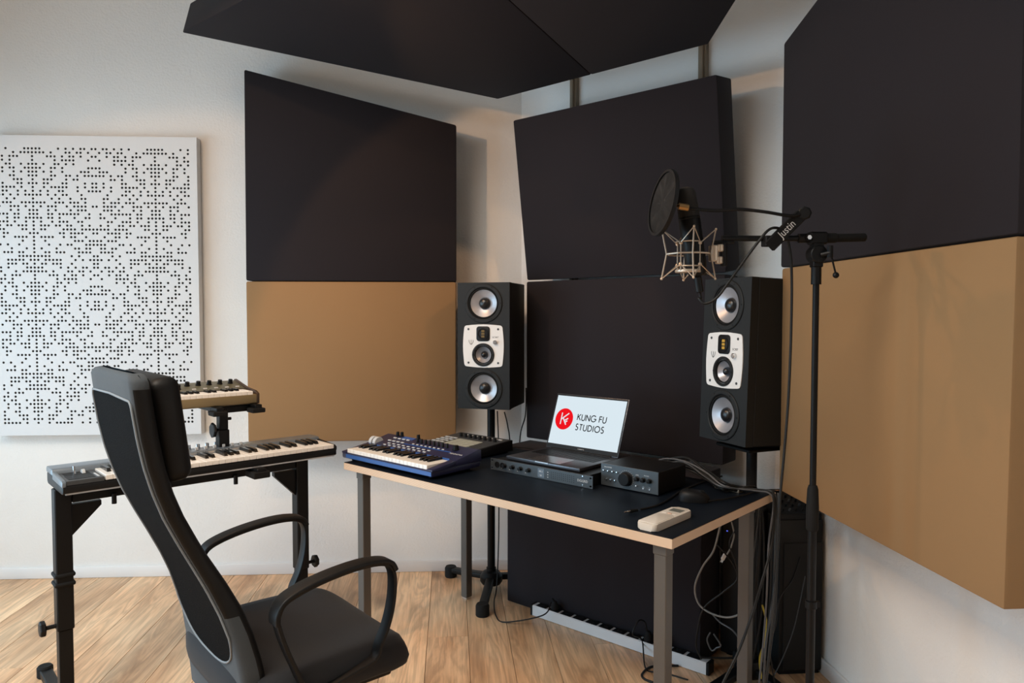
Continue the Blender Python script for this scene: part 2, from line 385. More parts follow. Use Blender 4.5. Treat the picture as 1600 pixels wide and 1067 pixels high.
# local: x from -PW to 0, y 0 = front, +PT = back
HT=["0 2 3 5 7 9 14 15 16","1 3 4 6 7 11 13 14 15 16","0 3 5 6 8 10 11 12 16","1 5 6 7 8 10 16","5 7 9 10 13 15 16","0 1 8 10 11 14 15 16","1 2 3 8 11 13 15 16",
"0 1 2 4 6 7 10 11 15 16","4 5 7 11 12 13 16","0 2 7 8 12 13 15 16","0 2 4 7 8 9 10 11 13 16","0 1 4 8 9 12 14 16","3 7 8 10 12 14 15 16","2 3 6 9 11 16","2 4 5 6 8 9 10 13 14 15 16",
"0 2 3 4 5 7 10 11 12 14 16","2 3 4 6 10 12 15 16","1 4 5 6 7 8 9 11 12 15 16","1 2 5 9 11 12 14 15 16","3 4 7 8 9 11 14 16","1 3 6 7 9 10 12 13 14 16",
"0 1 2 3 5 6 7 8 13 14 16","0 3 4 5 6 8 9 15 16","2 5 6 8 11 12 13 14 16","0 1 3 4 5 13 16","0 1 2 6 7 9 12 16","1 2 4 5 10 14 16","1 2 3 4 8 9 10 12 13 16",
"0 4 6 12 13 14 15 16","0 1 3 5 9 10 11 12 13 15 16","0 6 9 10 11 13 14 16"]
HT=[set(map(int,s.split())) for s in HT]
dx=.01793; dz=.0189; NC=52; NR=73
X0=-.0432-(NC-1)*dx; Z0=2.168
fb=B(); back=.0018; rh=.0061
xl=X0-dx/2; xr=X0+(NC-1)*dx+dx/2; zh=Z0+dz/2; zl=Z0-(NR-1)*dz-dz/2
for (a,b_,c,d) in((-PW,xl,zb,zt),(xr,0,zb,zt),(xl,xr,zb,zl),(xl,xr,zh,zt)):
    fb.add([(a,0,c),(b_,0,c),(b_,0,d),(a,0,d)],[(0,1,2,3)])
for r in range(NR):
    row=HT[r%31]; zc=Z0-r*dz
    for c in range(NC):
        n=abs(c-(NC-1-9)); n%=33; k=16-n if n<=16 else n-17
        xc=X0+c*dx
        if k in row:
            sq=[(dx/2,0),(dx/2,dz/2),(0,dz/2),(-dx/2,dz/2),(-dx/2,0),(-dx/2,-dz/2),(0,-dz/2),(dx/2,-dz/2)]
            V=[(xc+p[0],0,zc+p[1]) for p in sq]
            V+=[(xc+rh*math.cos(PI/4*i),0,zc+rh*math.sin(PI/4*i)) for i in range(8)]
            V+=[(xc+rh*math.cos(PI/4*i),back,zc+rh*math.sin(PI/4*i)) for i in range(8)]
            F=[(i,(i+1)%8,8+(i+1)%8,8+i) for i in range(8)]+[(8+i,8+(i+1)%8,16+(i+1)%8,16+i) for i in range(8)]
            fb.add(V,F)
        else: fb.add([(xc-dx/2,0,zc-dz/2),(xc+dx/2,0,zc-dz/2),(xc+dx/2,0,zc+dz/2),(xc-dx/2,0,zc+dz/2)],[(0,1,2,3)])
# outer rim
fb.add([(-PW,0,zb),(0,0,zb),(0,0,zt),(-PW,0,zt),(-PW,PT,zb),(0,PT,zb),(0,PT,zt),(-PW,PT,zt)],[(0,4,5,1),(1,5,6,2),(2,6,7,3),(3,7,4,0)])
me=bpy.data.meshes.new('front_board'); me.from_pydata(fb.v,[],fb.f); me.materials.append(M_white); me.update()
fo=bpy.data.objects.new('front_board',me); COL.objects.link(fo); fo.parent=pan
obj('backing_felt',B().box(-PW+.004,-.004,back+.001,PT-.002,zb+.004,zt-.004),M_hole,pan,False)

# ------------------------------------------------------------------ fabric wall panels
def slab(name,label,pts,h0,h1,M,m,cat='acoustic panel',group=None):
    o=obj(name,B().prism(pts,h0,h1,M,bev=.008),m); tag(o,label,cat,group); return o
MXZ=Matrix(((1,0,0,0),(0,0,1,0),(0,1,0,0),(0,0,0,1)))       # (x,z) polygon, extruded in y
MYZ=Matrix(((0,0,1,0),(1,0,0,0),(0,1,0,0),(0,0,0,1)))       # (y,z) polygon, extruded in x
slab('wall_panel','dark fabric panel with slanted top on the left wall above the tan one',[(-.985,1.512),(.026,1.512),(.028,2.276),(-.981,2.517)],3.58,3.768,MXZ,M_dark)
slab('wall_panel','tan fabric panel on the left wall behind the keyboards',[(-.985,.727),(.022,.727),(.024,1.5085),(-.985,1.5085)],3.58,3.768,MXZ,M_beige)
slab('wall_panel','dark fabric panel with slanted top at the upper right of the picture',[(1.374,1.512),(2.43,1.512),(2.43,2.279),(1.374,2.53)],1.14,1.388,MYZ,M_dark)
slab('wall_panel','tan fabric panel on the right wall behind the microphone stand',[(1.385,.735),(2.42,.735),(2.42,1.5085),(1.376,1.5085)],1.14,1.388,MYZ,M_beige)
q2=math.sqrt(.5)
def diag(s0): return Matrix(((q2,q2,0,0),(-q2,q2,0,0),(0,0,1,0),(0,0,0,1)))@T(0,s0*q2,0)
# local: x along the corner diagonal (to the right), y towards the corner
Dm=diag(3.85)
o=obj('corner_panel',B().box(-2.21,-1.20,0,.13,.748,1.508,.008,2,M=Dm),M_dark); tag(o,'dark fabric panel upright in the corner behind the laptop','acoustic panel')
Du=diag(3.85)@T(0,0,1.514)@RX(math.atan2(.106,.745))
o=obj('corner_panel',B().box(-2.206,-1.196,0,.14,0,.752,.008,2,M=Du),M_dark); tag(o,'dark fabric panel tilted forward high in the corner behind the microphone','acoustic panel')
Dl=diag(3.60)
o=obj('corner_panel',B().box(-2.182,-1.205,0,.172,.002,.742,.008,2,M=Dl),M_dark); tag(o,'dark fabric panel standing on the floor behind the power strip under the desk','acoustic panel')

# ceiling cloud: two mirrored slabs
def czl(x,y): return 2.345+.19*(3.6-(x+y))
P2=(.219,3.381);P3=(.951,2.64);Pm=(.585,3.0105);sl=2.20
P1=(sl-3.40,3.40);P4=(P3[0]+0.0,sl-P3[0]);Pn=((P1[0]+P4[0])/2,(P1[1]+P4[1])/2)
nn=Vector((.19,.19,1)).normalized()*.15
def cloud(poly,label):
    c=Vector((sum(p[0] for p in poly)/4,sum(p[1] for p in poly)/4))
    V=[];n=4
    poly=[c+(Vector(p)-c)*.9985 for p in poly]
    bm=bmesh.new(); a=[bm.verts.new((p.x,p.y,czl(p.x,p.y))) for p in poly]; b=[bm.verts.new(Vector((p.x,p.y,czl(p.x,p.y)))+nn) for p in poly]
    bm.faces.new(a[::-1]); bm.faces.new(b)
    for i in range(4): bm.faces.new((a[i],a[(i+1)%4],b[(i+1)%4],b[i]))
    bmesh.ops.bevel(bm,geom=bm.edges[:],offset=.006,segments=2,profile=.5,affect='EDGES'); bm.verts.index_update()
    bb=B().add([v.co.copy() for v in bm.verts],[[v.index for v in f.verts] for f in bm.faces]); bm.free()
    root=thing('ceiling_cloud',label,'acoustic panel',(c.x,c.y,0))
    bb.v=[(x-c.x,y-c.y,z) for x,y,z in bb.v]
    obj('fabric_slab',bb,M_dark,root)
    for p in poly:
        q=c+(p-c)*.8; z=czl(q.x,q.y)+.14
        obj('hanger_wire',B().cyl((q.x-c.x,q.y-c.y,z),(q.x-c.x,q.y-c.y,ZC-.001),.0018,n=6),M_chrome,root)
cloud([P1,Pn,Pm,P2],'left half of the dark fabric panel hung from the ceiling')
cloud([P3,Pm,Pn,P4],'right half of the dark fabric panel hung from the ceiling')

# lamp fixtures (above the frame)
def lamp(loc,tgt,label,zc):
    r=thing('spot_lamp',label,'lamp',loc); d=(Vector(tgt)-Vector(loc)).normalized()
    Q=d.to_track_quat('Z','Y').to_matrix().to_4x4()
    obj('lamp_head',B().lathe([(.012,-.07),(.022,-.065),(.032,-.02),(.034,-.004),(.031,-.004),(.028,-.03),(.001,-.05)],20,Q),M_blkm,r)
    obj('stem',B().cyl((0,0,.0)+Vector((-d.x*.06,-d.y*.06,-d.z*.06)) if False else Vector((-d.x*.06,-d.y*.06,-d.z*.06)),(-d.x*.06,-d.y*.06,zc-loc[2]),.004,n=8),M_blkm,r)
for (l,t,p,sz),lb in zip(SPOTS,('warm spot lamp under the right half of the ceiling panel','warm spot lamp hanging left of the ceiling panel','warm spot lamp near the ceiling on the left','small warm spot lamp grazing the ceiling panel')):
    dd=(Vector(t)-Vector(l)).normalized()*.06
    zc=ZC-.001 if l[2]>2.8 or l[0]+l[1]<2.2 else czl(l[0]-dd.x,l[1]-dd.y)-.001
    lamp(l,t,lb,zc)
t=thing('fill_panel','square flat fill light panel added above the left part of the room','ceiling light',(-1.5,.6,3.45))  # unseen glowing panel, made up to house the overhead fill
obj('frame',B().box(-.64,.64,-.64,.64,.0,.049,.003,1),M_white,t); obj('fill_diffuser',B().box(-.6,.6,-.6,.6,-.004,-.0005),mat('fill_diffuser',(.8,.8,.8),.5,emis=(.95,1,1),estr=2),t)
#=====DESK
A_ang=math.atan2(-.73,.684); DO=(-.437,2.958)
def dP(u,v,z=0):
    c,s=math.cos(A_ang),math.sin(A_ang); return Vector((DO[0]+u*c-v*s,DO[1]+u*s+v*c,z))
desk=thing('desk','plywood desk with dark navy top and square grey steel legs','desk',(*DO,0),A_ang)
L_,W_=1.497,.695
obj('plywood_board',B().box(0,L_,0,W_,.721,.748,.0012,1),M_ply,desk)
obj('desk_surface',B().box(.001,L_-.001,.001,W_-.001,.7481,.7505,.0008,1),M_lino,desk)
leg0=None
for (u,v) in((.0805,.04),(1.448,.040),(1.443,.585),(.03,.665)):
    b=B().box(-.019,.019,-.019,.019,.012,.716,.002,1); b.box(-.0215,.0215,-.0215,.0215,.69,.7205,.002,1); b.box(-.016,.016,-.016,.016,0,.0125,.002,1,mi=1)
    obj('leg',b,[M_legm,M_chrome],desk,loc=(u,v,0))
# ------------------------------------------------------------------ speakers
def make_speaker(label,loc,rz,tilt,H=.58,amt=True):
    W=.248;D=.275; root=thing('studio_monitor',label,'speaker',loc,rz,'three-way studio monitors'); root.rotation_euler=(tilt,0,rz)
    # local: x across, y back, z up, origin at front bottom right corner -> shift
    def fm(x,z): return T(x-W/2,0,z)@RX(PI/2)   # local z of the lathe points to -y (to the listener)
    cab=B(); cab.box(-W,0,0.032,D,0,H,.003,1); cabo=obj('cabinet',cab,M_spk,root)
    cz=H/2
    def plate_with_holes(outer,holes,h0,h1,M,bev=.0):
        # flat board with round openings, local xy outline, thickness h0..h1
        bm=bmesh.new(); loops=[]
        for pts_ in [outer]+[[(cx_+r_*math.cos(2*PI*i/40),cz_+r_*math.sin(2*PI*i/40)) for i in range(40)] for cx_,cz_,r_ in holes]:
            vv=[bm.verts.new((p[0],p[1],h1)) for p in pts_]; loops.append(len(vv))
            for i in range(len(vv)): bm.edges.new((vv[i],vv[(i+1)%len(vv)]))
        bmesh.ops.triangle_fill(bm,edges=bm.edges[:],use_beauty=True)
        bm.verts.index_update(); n=len(bm.verts)
        V=[v.co.copy() for v in bm.verts]; F=[[v.index for v in f.verts] for f in bm.faces]; bm.free()
        V2=V+[Vector((v.x,v.y,h0)) for v in V]; k=0
        for L in loops:
            for i in range(L): F.append([k+i,k+(i+1)%L,n+k+(i+1)%L,n+k+i])
            k+=L
        return B().add(V2,F,0,M)
    BMx=T(-W/2,0,cz)@RX(PI/2)
    obj('baffle',plate_with_holes([(W/2,-H/2),(W/2,H/2),(-W/2,H/2),(-W/2,-H/2)],[(0,.195,.072),(0,-.195,.072),(0,-.040,.040)],-.0318,0,BMx),M_spk,root)
    def driver(name,x,z,R,off=0):
        M_=fm(x,z)@T(0,0,off)
        f=obj(name,B().lathe([(R*1.0,.0002),(R*1.0,.003),(R*.97,.0052),(R*.84,.0056),(R*.80,.003),(R*.79,-.006),(R*.80,-.010)],48,M_,caps=False),M_spk,root)
        obj('surround',B().lathe([(R*.80,-.004),(R*.78,.001),(R*.745,.0025),(R*.71,.001),(R*.695,-.005)],48,M_,caps=False),M_matte,f)
        obj('cone',B().lathe([(R*.70,-.004),(R*.55,-.0115),(R*.40,-.018),(R*.22,-.024)],48,M_,caps=False),M_cone,f)
        obj('dust_cap',B().lathe([(R*.30,-.020),(R*.28,-.013),(R*.22,-.007),(R*.12,-.003),(.0001,-.0015)],28,M_,caps=False),M_capm,f)
        for a in range(6):
            t=a*PI/3; obj('screw',B().lathe([(.0030,.0045),(.0030,.0062),(.0012,.0064)],8,M_@T(R*.91*math.cos(t),R*.91*math.sin(t),0)),M_matte,f)
        return f
    driver('woofer',0,cz+.195,.090); driver('woofer',0,cz-.195,.090)
    # white plate with bulging sides
    pts=[]; hw,hh=.0915,.094
    for (sx,sy) in((1,1),(-1,1),(-1,-1),(1,-1)): pass
    def edge(p,q,bul,n=6):
        out=[]; p=Vector(p);q=Vector(q); d=(q-p); nrm=Vector((d.y,-d.x)).normalized()
        for i in range(n):
            t=i/n; out.append(p+d*t-nrm*bul*math.sin(PI*t))
        return out
    c=.012
    P=[(hw-c,hh),( hw,hh-c),(hw,-hh+c),(hw-c,-hh),(-hw+c,-hh),(-hw,-hh+c),(-hw,hh-c),(-hw+c,hh)]
    for i,(bul) in enumerate((.003,.006,.003,.005,.003,.006,.003,.005)):
        pts+=edge(P[i],P[(i+1)%8],bul)
    pl=obj('faceplate',plate_with_holes([(p.x,p.y) for p in pts],[(0,-.040,.040)],.0002,.0035,fm(0,cz)),M_plate,root)
    f=driver('midrange',0,cz-.040,.053,.0035)
    # tweeter
    tw=obj('tweeter',B().prism(rrect(.064,.068,.013),.0036,.0062,fm(0,cz+.056),bev=.0008),M_blk,root)
    obj('tweeter_ring',B().lathe([(.026,.006),(.026,.0085),(.021,.0085),(.0195,.0065),(.0195,.006)],24,fm(0,cz+.056)),M_matte,tw)
    for k in(-1,0,1):
        obj('ribbon_slot',B().box(-.0075,.0075,-.0045,.0045,.0063,.0085,M=fm(0,cz+.056+k*.0125)),M_gold if amt else mat('shaded_gold_ribbon',(.16,.10,.03),.5,metal=.4),tw)  # same ribbon on both monitors; the left one has shade put into its gold
    kn=obj('level_knob',B().lathe([(.0095,.0036),(.009,.014),(.0075,.0155),(.0001,.0155)],20,fm(.058,cz+.018)),M_chrome,root)
    for sx in(-1,1):
        for sz in(-1,1): obj('screw',B().lathe([(.005,.0036),(.0045,.0052),(.0018,.0052),(.0018,.0042),(.0001,.0042)],12,fm(sx*.071,cz+sz*.077)),M_dgrey,root)
    text('model_lettering','SC307',.011,M_ink,root,fm(.058,cz+.040)@T(0,0,.0037),.0002)
    lg=B()
    for sx in(-1,0,1):
        lg.tube([(sx*.010,.010,.004),(sx*.0095,.0,.004),(sx*.004,-.009,.004),(0,-.011,.004)] if sx else [(0,.010,.004),(0,-.012,.004)],.0009,6,M=fm(-.058,cz+.018))
    obj('fork_emblem',lg,M_dgrey,root)
    return root
sL=make_speaker('black three-way studio monitor left of the laptop by the tan panel',(.146+.117,3.257,.915),math.radians(-20),0,.58,False)
sR=make_speaker('black three-way studio monitor right of the laptop behind the microphone',(.993,2.36,.898),math.radians(-72),0,.58,True)
sR.rotation_euler=Matrix.Rotation(math.radians(-72),4,'Z').to_euler(); 
# lean slightly backwards about its bottom front edge
sR.rotation_euler=(math.radians(-2.0),0,math.radians(-72))
def spk_center(root,W=.248,D=.275):
    a=root.rotation_euler.z; c,s=math.cos(a),math.sin(a); x,y=-W/2,D/2
    return root.location.x+x*c-y*s, root.location.y+x*s+y*c
def speaker_stand(label,cx,cy,ztop,angs,lens,rz,pl=.0):
    st=thing('speaker_stand',label,'stand',(cx,cy,0),0,'speaker stands')
    obj('pole',B().cyl((0,0,.03),(0,0,ztop-.012),.019,n=20),M_blkm,st)
    obj('hub',B().lathe([(.045,.03),(.055,.045),(.055,.07),(.04,.09),(.024,.095),(.024,.11)],24),M_blkm,st)
    obj('top_plate',B().box(-.09,.09,-.09,.09,ztop-.012,ztop-.0005,.003,1,M=RZ(rz)),M_blkm,st)
    for a,l in zip(angs,lens):
        c,s=math.cos(a),math.sin(a)
        b=B().sweep([(.03*c,.03*s,.062),(.6*l*c,.6*l*s,.047),(l*c,l*s,.036)],rrect(.040,.028,.008),side=(-s,c,0))
        lg=obj('leg',b,M_blkm,st)
        obj('rubber_foot',B().lathe([(.028,0),(.031,.004),(.031,.046),(.026,.055),(.0001,.055)],20,T(l*c,l*s,0)),M_matte,lg)
    return st
cx,cy=.192,3.494
speaker_stand('black tripod stand under the left studio monitor',cx,cy,.913,[math.radians(-100.5),math.radians(136),math.radians(17)],[.31,.275,.30],math.radians(-20))
cx,cy=spk_center(sR)
speaker_stand('black tripod stand under the right studio monitor',cx,cy,.880,[math.radians(-148),math.radians(-70),math.radians(80)],[.27,.24,.13],math.radians(-72))
#=====PART2
def P(px,py,y=None,z=None,pt=None,n=None):
    """point of the room seen at (px,py) on the vertical plane y, the level z, or a plane through pt with normal n"""
    d=fw+rt*((px-800)/1128)+up*((533.5-py)/1128); C0=Vector((0,0,1.35))
    if y is not None: t=y/d.y
    elif z is not None: t=(z-1.35)/d.z
    else: n=Vector(n); t=(Vector(pt)-C0).dot(n)/d.dot(n)
    return C0+d*t
def make_keys(parent,x0,nw,pitch,y0,wl,z,start=0,bh=.011,bl=.6,bw=.55,wh=.016):
    """white keys as single pieces; local x to the right, y to the back, z the level of the key tops"""
    wb=B().box(.0004,pitch-.0004,0,wl,-wh,0,.0012,1)
    w0=obj('white_key',wb,M_key,parent,loc=(x0,y0,z))
    bb=B().add([(-pitch*bw/2,wl*(1-bl),0),(pitch*bw/2,wl*(1-bl),0),(pitch*bw/2,wl,0),(-pitch*bw/2,wl,0),
                (-pitch*bw/2*.8,wl*(1-bl)+.008,bh),(pitch*bw/2*.8,wl*(1-bl)+.008,bh),(pitch*bw/2*.8,wl,bh),(-pitch*bw/2*.8,wl,bh)],
                [(0,1,2,3),(4,5,6,7),(0,1,5,4),(1,2,6,5),(2,3,7,6),(3,0,4,7)])
    k0=None
    for i in range(nw):
        if i: again(w0,parent,(x0+i*pitch,y0,z))
        if (i+start)%7 in (0,1,3,4,5) and i<nw-1:
            if k0 is None: k0=obj('black_key',bb,M_bkey,parent,smooth=False,loc=(x0+(i+1)*pitch,y0,z))
            else: again(k0,parent,(x0+(i+1)*pitch,y0,z))
def knob(parent,x,y,z,r,h,m,name='knob',M=None,mark=True,base=None):
    b=B().lathe([(r,0),(r,h*.15),(r*.86,h*.2),(r*.82,h*.93),(r*.7,h),(.0001,h)],16)
    if mark: b.box(-r*.08,r*.08,r*.2,r*.8,h*.98,h*1.04)
    if M: b.v=[tuple(M@Vector(v)) for v in b.v]
    return obj(name,b,m,parent,loc=(x,y,z))
MZX=Matrix(((0,0,1,0),(1,0,0,0),(0,1,0,0),(0,0,0,1)))   # (y,z) profile extruded along x

# ------------------------------------------------------------------ small blue synthesizer on the desk
def on_desk(name,label,cat,u,v,z,rz=0,group=None):
    p=dP(u,v); return thing(name,label,cat,(p.x,p.y,z),A_ang+rz,group)
s=on_desk('synthesizer','blue synthesizer with a short keyboard on the left end of the desk','synthesizer',-.038,.018,.7515)
W=.555
obj('base_shell',B().prism([(.004,.010),(0,.016),(0,.030),(.006,.034),(.118,.034),(.25,.032),(.252,.024),(.245,.012)],0.004,W-.004,MZX,bev=.0015),M_blue,s)
obj('front_trim',B().prism([(-.0015,.014),(-.0015,.029),(.0,.029),(.0,.014)],0.03,W-.004,MZX,bev=.0),M_bluetrim,s)
obj('control_panel',B().prism([(.116,.034),(.116,.052),(.125,.056),(.240,.080),(.252,.076),(.254,.034)],0.0,W,MZX,bev=.0018),M_blue,s)
obj('cheek',B().prism([(0,.030),(0,.037),(.118,.0545),(.118,.034),(.05,.030)],W-.032,W,MZX,bev=.0012),M_blue,s)
obj('cheek',B().prism([(0,.030),(0,.037),(.118,.0545),(.118,.034),(.05,.030)],0,.03,MZX,bev=.0012),M_blue,s)
obj('trim_strip',B().box(.03,W-.034,.116,.119,.050,.0575),M_bluetrim,s)
for u in(.04,W-.04):
    for v in(.03,.22): obj('rubber_foot',B().cyl((u,v,0),(u,v,.013),.008,n=12),M_matte,s)
make_keys(s,.032,22,.0223,.004,.112,.050,0,bh=.009,bl=.62)
ptl=math.atan2(.024,.115)
def pz(y): return .056+(y-.125)*(.024/.115)
def onp(x,y): return T(x,y,pz(y))@RX(ptl)
for i,xx in enumerate((.018,.044)):
    b=B().cyl((xx-.009,.150,.058),(xx+.009,.150,.058),.024,n=28,bev=.002)
    obj('pitch_wheel',b,[M_btn,M_bluetrim][0],s)
b=B()
for r_ in range(2):
    for i in range(9):
        b=B().box(-.008,.008,-.0032,.0032,0,.003,.0008,1,M=onp(.11+i*.031+(r_*.006),.135+r_*.018)); obj('button',b,M_btn,s)
for i in range(4):
    for r_ in range(2): obj('button',B().box(-.009,.009,-.004,.004,0,.003,.0008,1,M=onp(.088+i*.028,.178+r_*.030)),M_btn,s)
for i in range(8):
    obj('button',B().box(-.006,.006,-.003,.003,0,.003,.0008,1,M=onp(.235+i*.0255,.183)),M_btn,s)
    knob(s,.235+i*.0255,.205,pz(.205),.0062,.017,M_blk)
obj('display',B().box(-.035,.035,-.011,.011,0,.0015,M=onp(.155,.225)),M_bluetrim,s)
for x,y in((.075,.232),(.098,.236),(.205,.236)): knob(s,x,y,pz(y),.0085,.018,M_blk)
knob(s,.468,.200,pz(.200),.014,.018,M_blk)
obj('guide_line',B().box(.19,.47,.1715,.1735,.0665,.0685),M_bluetrim,s)
text('model_lettering','MININOVA',.016,M_print,s,onp(.505,.165)@T(0,0,.001),.0002,sx=.9)

# ------------------------------------------------------------------ black pad controller behind it
s=on_desk('drum_machine','black drum machine with pale pads and a row of knobs behind the blue synthesizer','drum machine',.045,.375,.7515)
W=.325;Dp=.24
obj('housing',B().prism([(0,.006),(0,.036),(Dp,.052),(Dp,.006)],0,W,MZX,bev=.002),M_blk,s)
tl=math.atan2(.016,Dp)
def pz2(y): return .036+y*.016/Dp
def onq(x,y): return T(x,y,pz2(y))@RX(tl)
obj('top_panel',B().box(0.006,W-.006,.006,Dp-.006,.0002,.0015,M=T(0,0,.036)@RX(tl)),M_dgrey,s)
obj('rubber_foot',B().box(.01,W-.01,.02,.04,0,.0065),M_matte,s); obj('rubber_foot',B().box(.01,W-.01,Dp-.04,Dp-.02,0,.0065),M_matte,s)
for r_ in range(4):
    for c_ in range(4): obj('pad',B().box(-.017,.017,-.013,.013,.0015,.005,.001,1,M=onq(.125+c_*.037,.028+r_*.029)),M_padm,s)
for i in range(8):
    knob(s,.075+i*.030,.170,pz2(.170),.0085,.017,M_blk)
    obj('button',B().box(-.010,.010,-.004,.004,.001,.004,M=onq(.075+i*.030,.205)),M_btn,s)
for r_ in range(5): 
    for c_ in range(3): obj('button',B().box(-.011,.011,-.0045,.0045,.001,.004,M=onq(.025+c_*.027,.025+r_*.027)),M_btn,s)

# ------------------------------------------------------------------ rack audio interface, laptop, monitor controller
s=on_desk('audio_interface','flat black rack audio interface lying under the laptop','audio interface',.538,.300,.7515)
RW=.4826
obj('case',B().box(.022,RW-.022,.004,.21,.001,.0425,.001,1),M_blk,s)
b=B().prism([(0,.0),(.0,.044),(.0165,.044),(.0165,.0),],0,0) if False else None
M_front=T(0,.004,0)@RX(PI/2)
fpb=B(); fpb.box(.017,RW-.017,0,.0436,0,.003,.0005,1,M=M_front)
fp=obj('front_panel',fpb,M_rack,s)
for x0,sg in((0,1),(RW,-1)):
    e=B()
    for (a,b_,c,d) in((0,.017,0,.005),(0,.017,.0105,.033),(0,.017,.0385,.0436),(0,.0045,.005,.0105),(0,.0045,.033,.0385),(.013,.017,.005,.0105),(.013,.017,.033,.0385)):
        u0,u1=sorted((x0+sg*a,x0+sg*b_)); e.box(u0,u1,c,d,0,.003,M=M_front)
    obj('rack_ear',e,M_rack,s,False)
for i,x in enumerate((.075,.115,.155,.195)):
    obj('knob',B().lathe([(.0085,.003),(.0085,.006),(.0065,.007),(.006,.017),(.0001,.018)],16,M_front@T(x,.024,0)),M_blk,s)
    obj('led',B().lathe([(.0014,.003),(.001,.0045),(.0001,.0047)],8,M_front@T(x-.016,.012,0)),M_print,s)
obj('input_jack',B().lathe([(.012,.003),(.012,.0045),(.0085,.0045),(.0085,.0032),(.0001,.0032)],24,M_front@T(.035,.022,0)),M_blk,s)
obj('input_jack',B().lathe([(.012,.003),(.012,.0045),(.0085,.0045),(.0085,.0032),(.0001,.0032)],24,M_front@T(.235-.20+.027,.022,0)),M_blk,s)
dsp=obj('display',B().box(.238,.268,.006,.038,.003,.0042,M=M_front),M_disp,s)
text('display_lettering','44.1',.011,M_print,dsp,M_front@T(.253,.028,.0044),.0001)
text('display_lettering','W',.009,M_print,dsp,M_front@T(.253,.013,.0044),.0001)
g=B()
for r_ in range(4):
    for c_ in range(12): g.box(.300+c_*.0092,.3022+c_*.0092,.010+r_*.007,.0122+r_*.007,.003,.0036,M=M_front)
tag(obj('led_grid',g,M_matte,s,False),kind='stuff')
for z_ in(.010,.019,.028): obj('led',B().box(.283,.287,z_,z_+.003,.003,.004,M=M_front),M_print,s)
for z_ in(.007,.037): obj('screw',B().lathe([(.0032,.003),(.003,.0045),(.0001,.0048)],12,M_front@T(.440,z_,0)),M_chrome,s)
text('brand_lettering','DiGiGRID',.0125,M_print,s,M_front@T(.440,.0215,.0033),.0002,sx=.85)

lp=on_desk('laptop','open grey laptop showing a red logo, resting on the rack unit','laptop',.600,.322,.7955)
LW=.350;LD=.240
obj('base',B().box(0,LW,0,LD,.0005,.0135,.0025,2),M_space,lp)
kb=B()
for r_ in range(6):
    n=14
    for i in range(n):
        kw=(LW-.05)/n; x=.025+i*kw
        if r_==0 and 4<=i<=8:
            if i==4: kb.box(x+.001,x+kw*5-.001,.118+r_*.0175,.1335+r_*.0175,.0136,.0146)
            continue
        kb.box(x+.001,x+kw-.001,.118+r_*.0175,.1335+r_*.0175,.0136,.0146)
tag(obj('keyboard_keys',kb,M_blk,lp,False),kind='stuff')
obj('trackpad',B().box(LW/2-.075,LW/2+.075,.012,.104,.0134,.0138),mat('trackpad',(.13,.13,.14),.25,metal=.6),lp)
obj('front_notch',B().box(LW/2-.03,LW/2+.03,-.0006,.0006,.009,.0134),M_alu,lp)
obj('hinge',B().cyl((.03,LD-.001,.0135),(LW-.03,LD-.001,.0135),.005,n=12),M_blk,lp)
LT=T(0,LD-.002,.0145)@RX(math.radians(70))     # lid: local x right, y up along the lid, z towards the user
LH=.228
lid=obj('lid',B().box(0,LW,0,LH,-.005,0,.0022,2,M=LT),M_space,lp)
obj('bezel',B().box(.0025,LW-.0025,.003,LH-.003,.0,.0006,M=LT),M_blk,lid)
sw0,sw1,sh0,sh1=.0075,LW-.0075,.020,LH-.009
scr=obj('display',B().box(sw0,sw1,sh0,sh1,.0006,.0009,M=LT),M_screen,lid)
ctr=((sw0+sw1)/2,(sh0+sh1)/2)
lcx,lcy=sw0+.165*(sw1-sw0),ctr[1]+.004
obj('logo_disc',B().lathe([(.044,.0009),(.044,.0011),(.0001,.0011)],48,LT@T(lcx,lcy,0)),M_red,lid)
def strokes(lines,w,M,z=.0012,cap=0.0):
    b=B()
    for pl_ in lines:
        Q=[Vector((p[0],p[1])) for p in pl_]; n=len(Q); closed=(Q[0]-Q[-1]).length<1e-6 and n>3
        Ls=[];Rs=[]
        for i in range(n):
            if closed and i in(0,n-1): d=(Q[1]-Q[-2])
            else: d=Q[min(i+1,n-1)]-Q[max(i-1,0)]
            d.normalize(); nr=Vector((-d.y,d.x))*w/2
            Ls.append(Q[i]+nr); Rs.append(Q[i]-nr)
        V=[(p.x,p.y,z) for p in Ls]+[(p.x,p.y,z) for p in Rs]
        b.add(V,[(i,i+1,n+i+1,n+i) for i in range(n-1)],0,M)
    return b
def arc(cx_,cy_,rx,ry,a0,a1,n=14): return [(cx_+rx*math.cos(math.radians(a0+(a1-a0)*i/n)),cy_+ry*math.sin(math.radians(a0+(a1-a0)*i/n))) for i in range(n+1)]
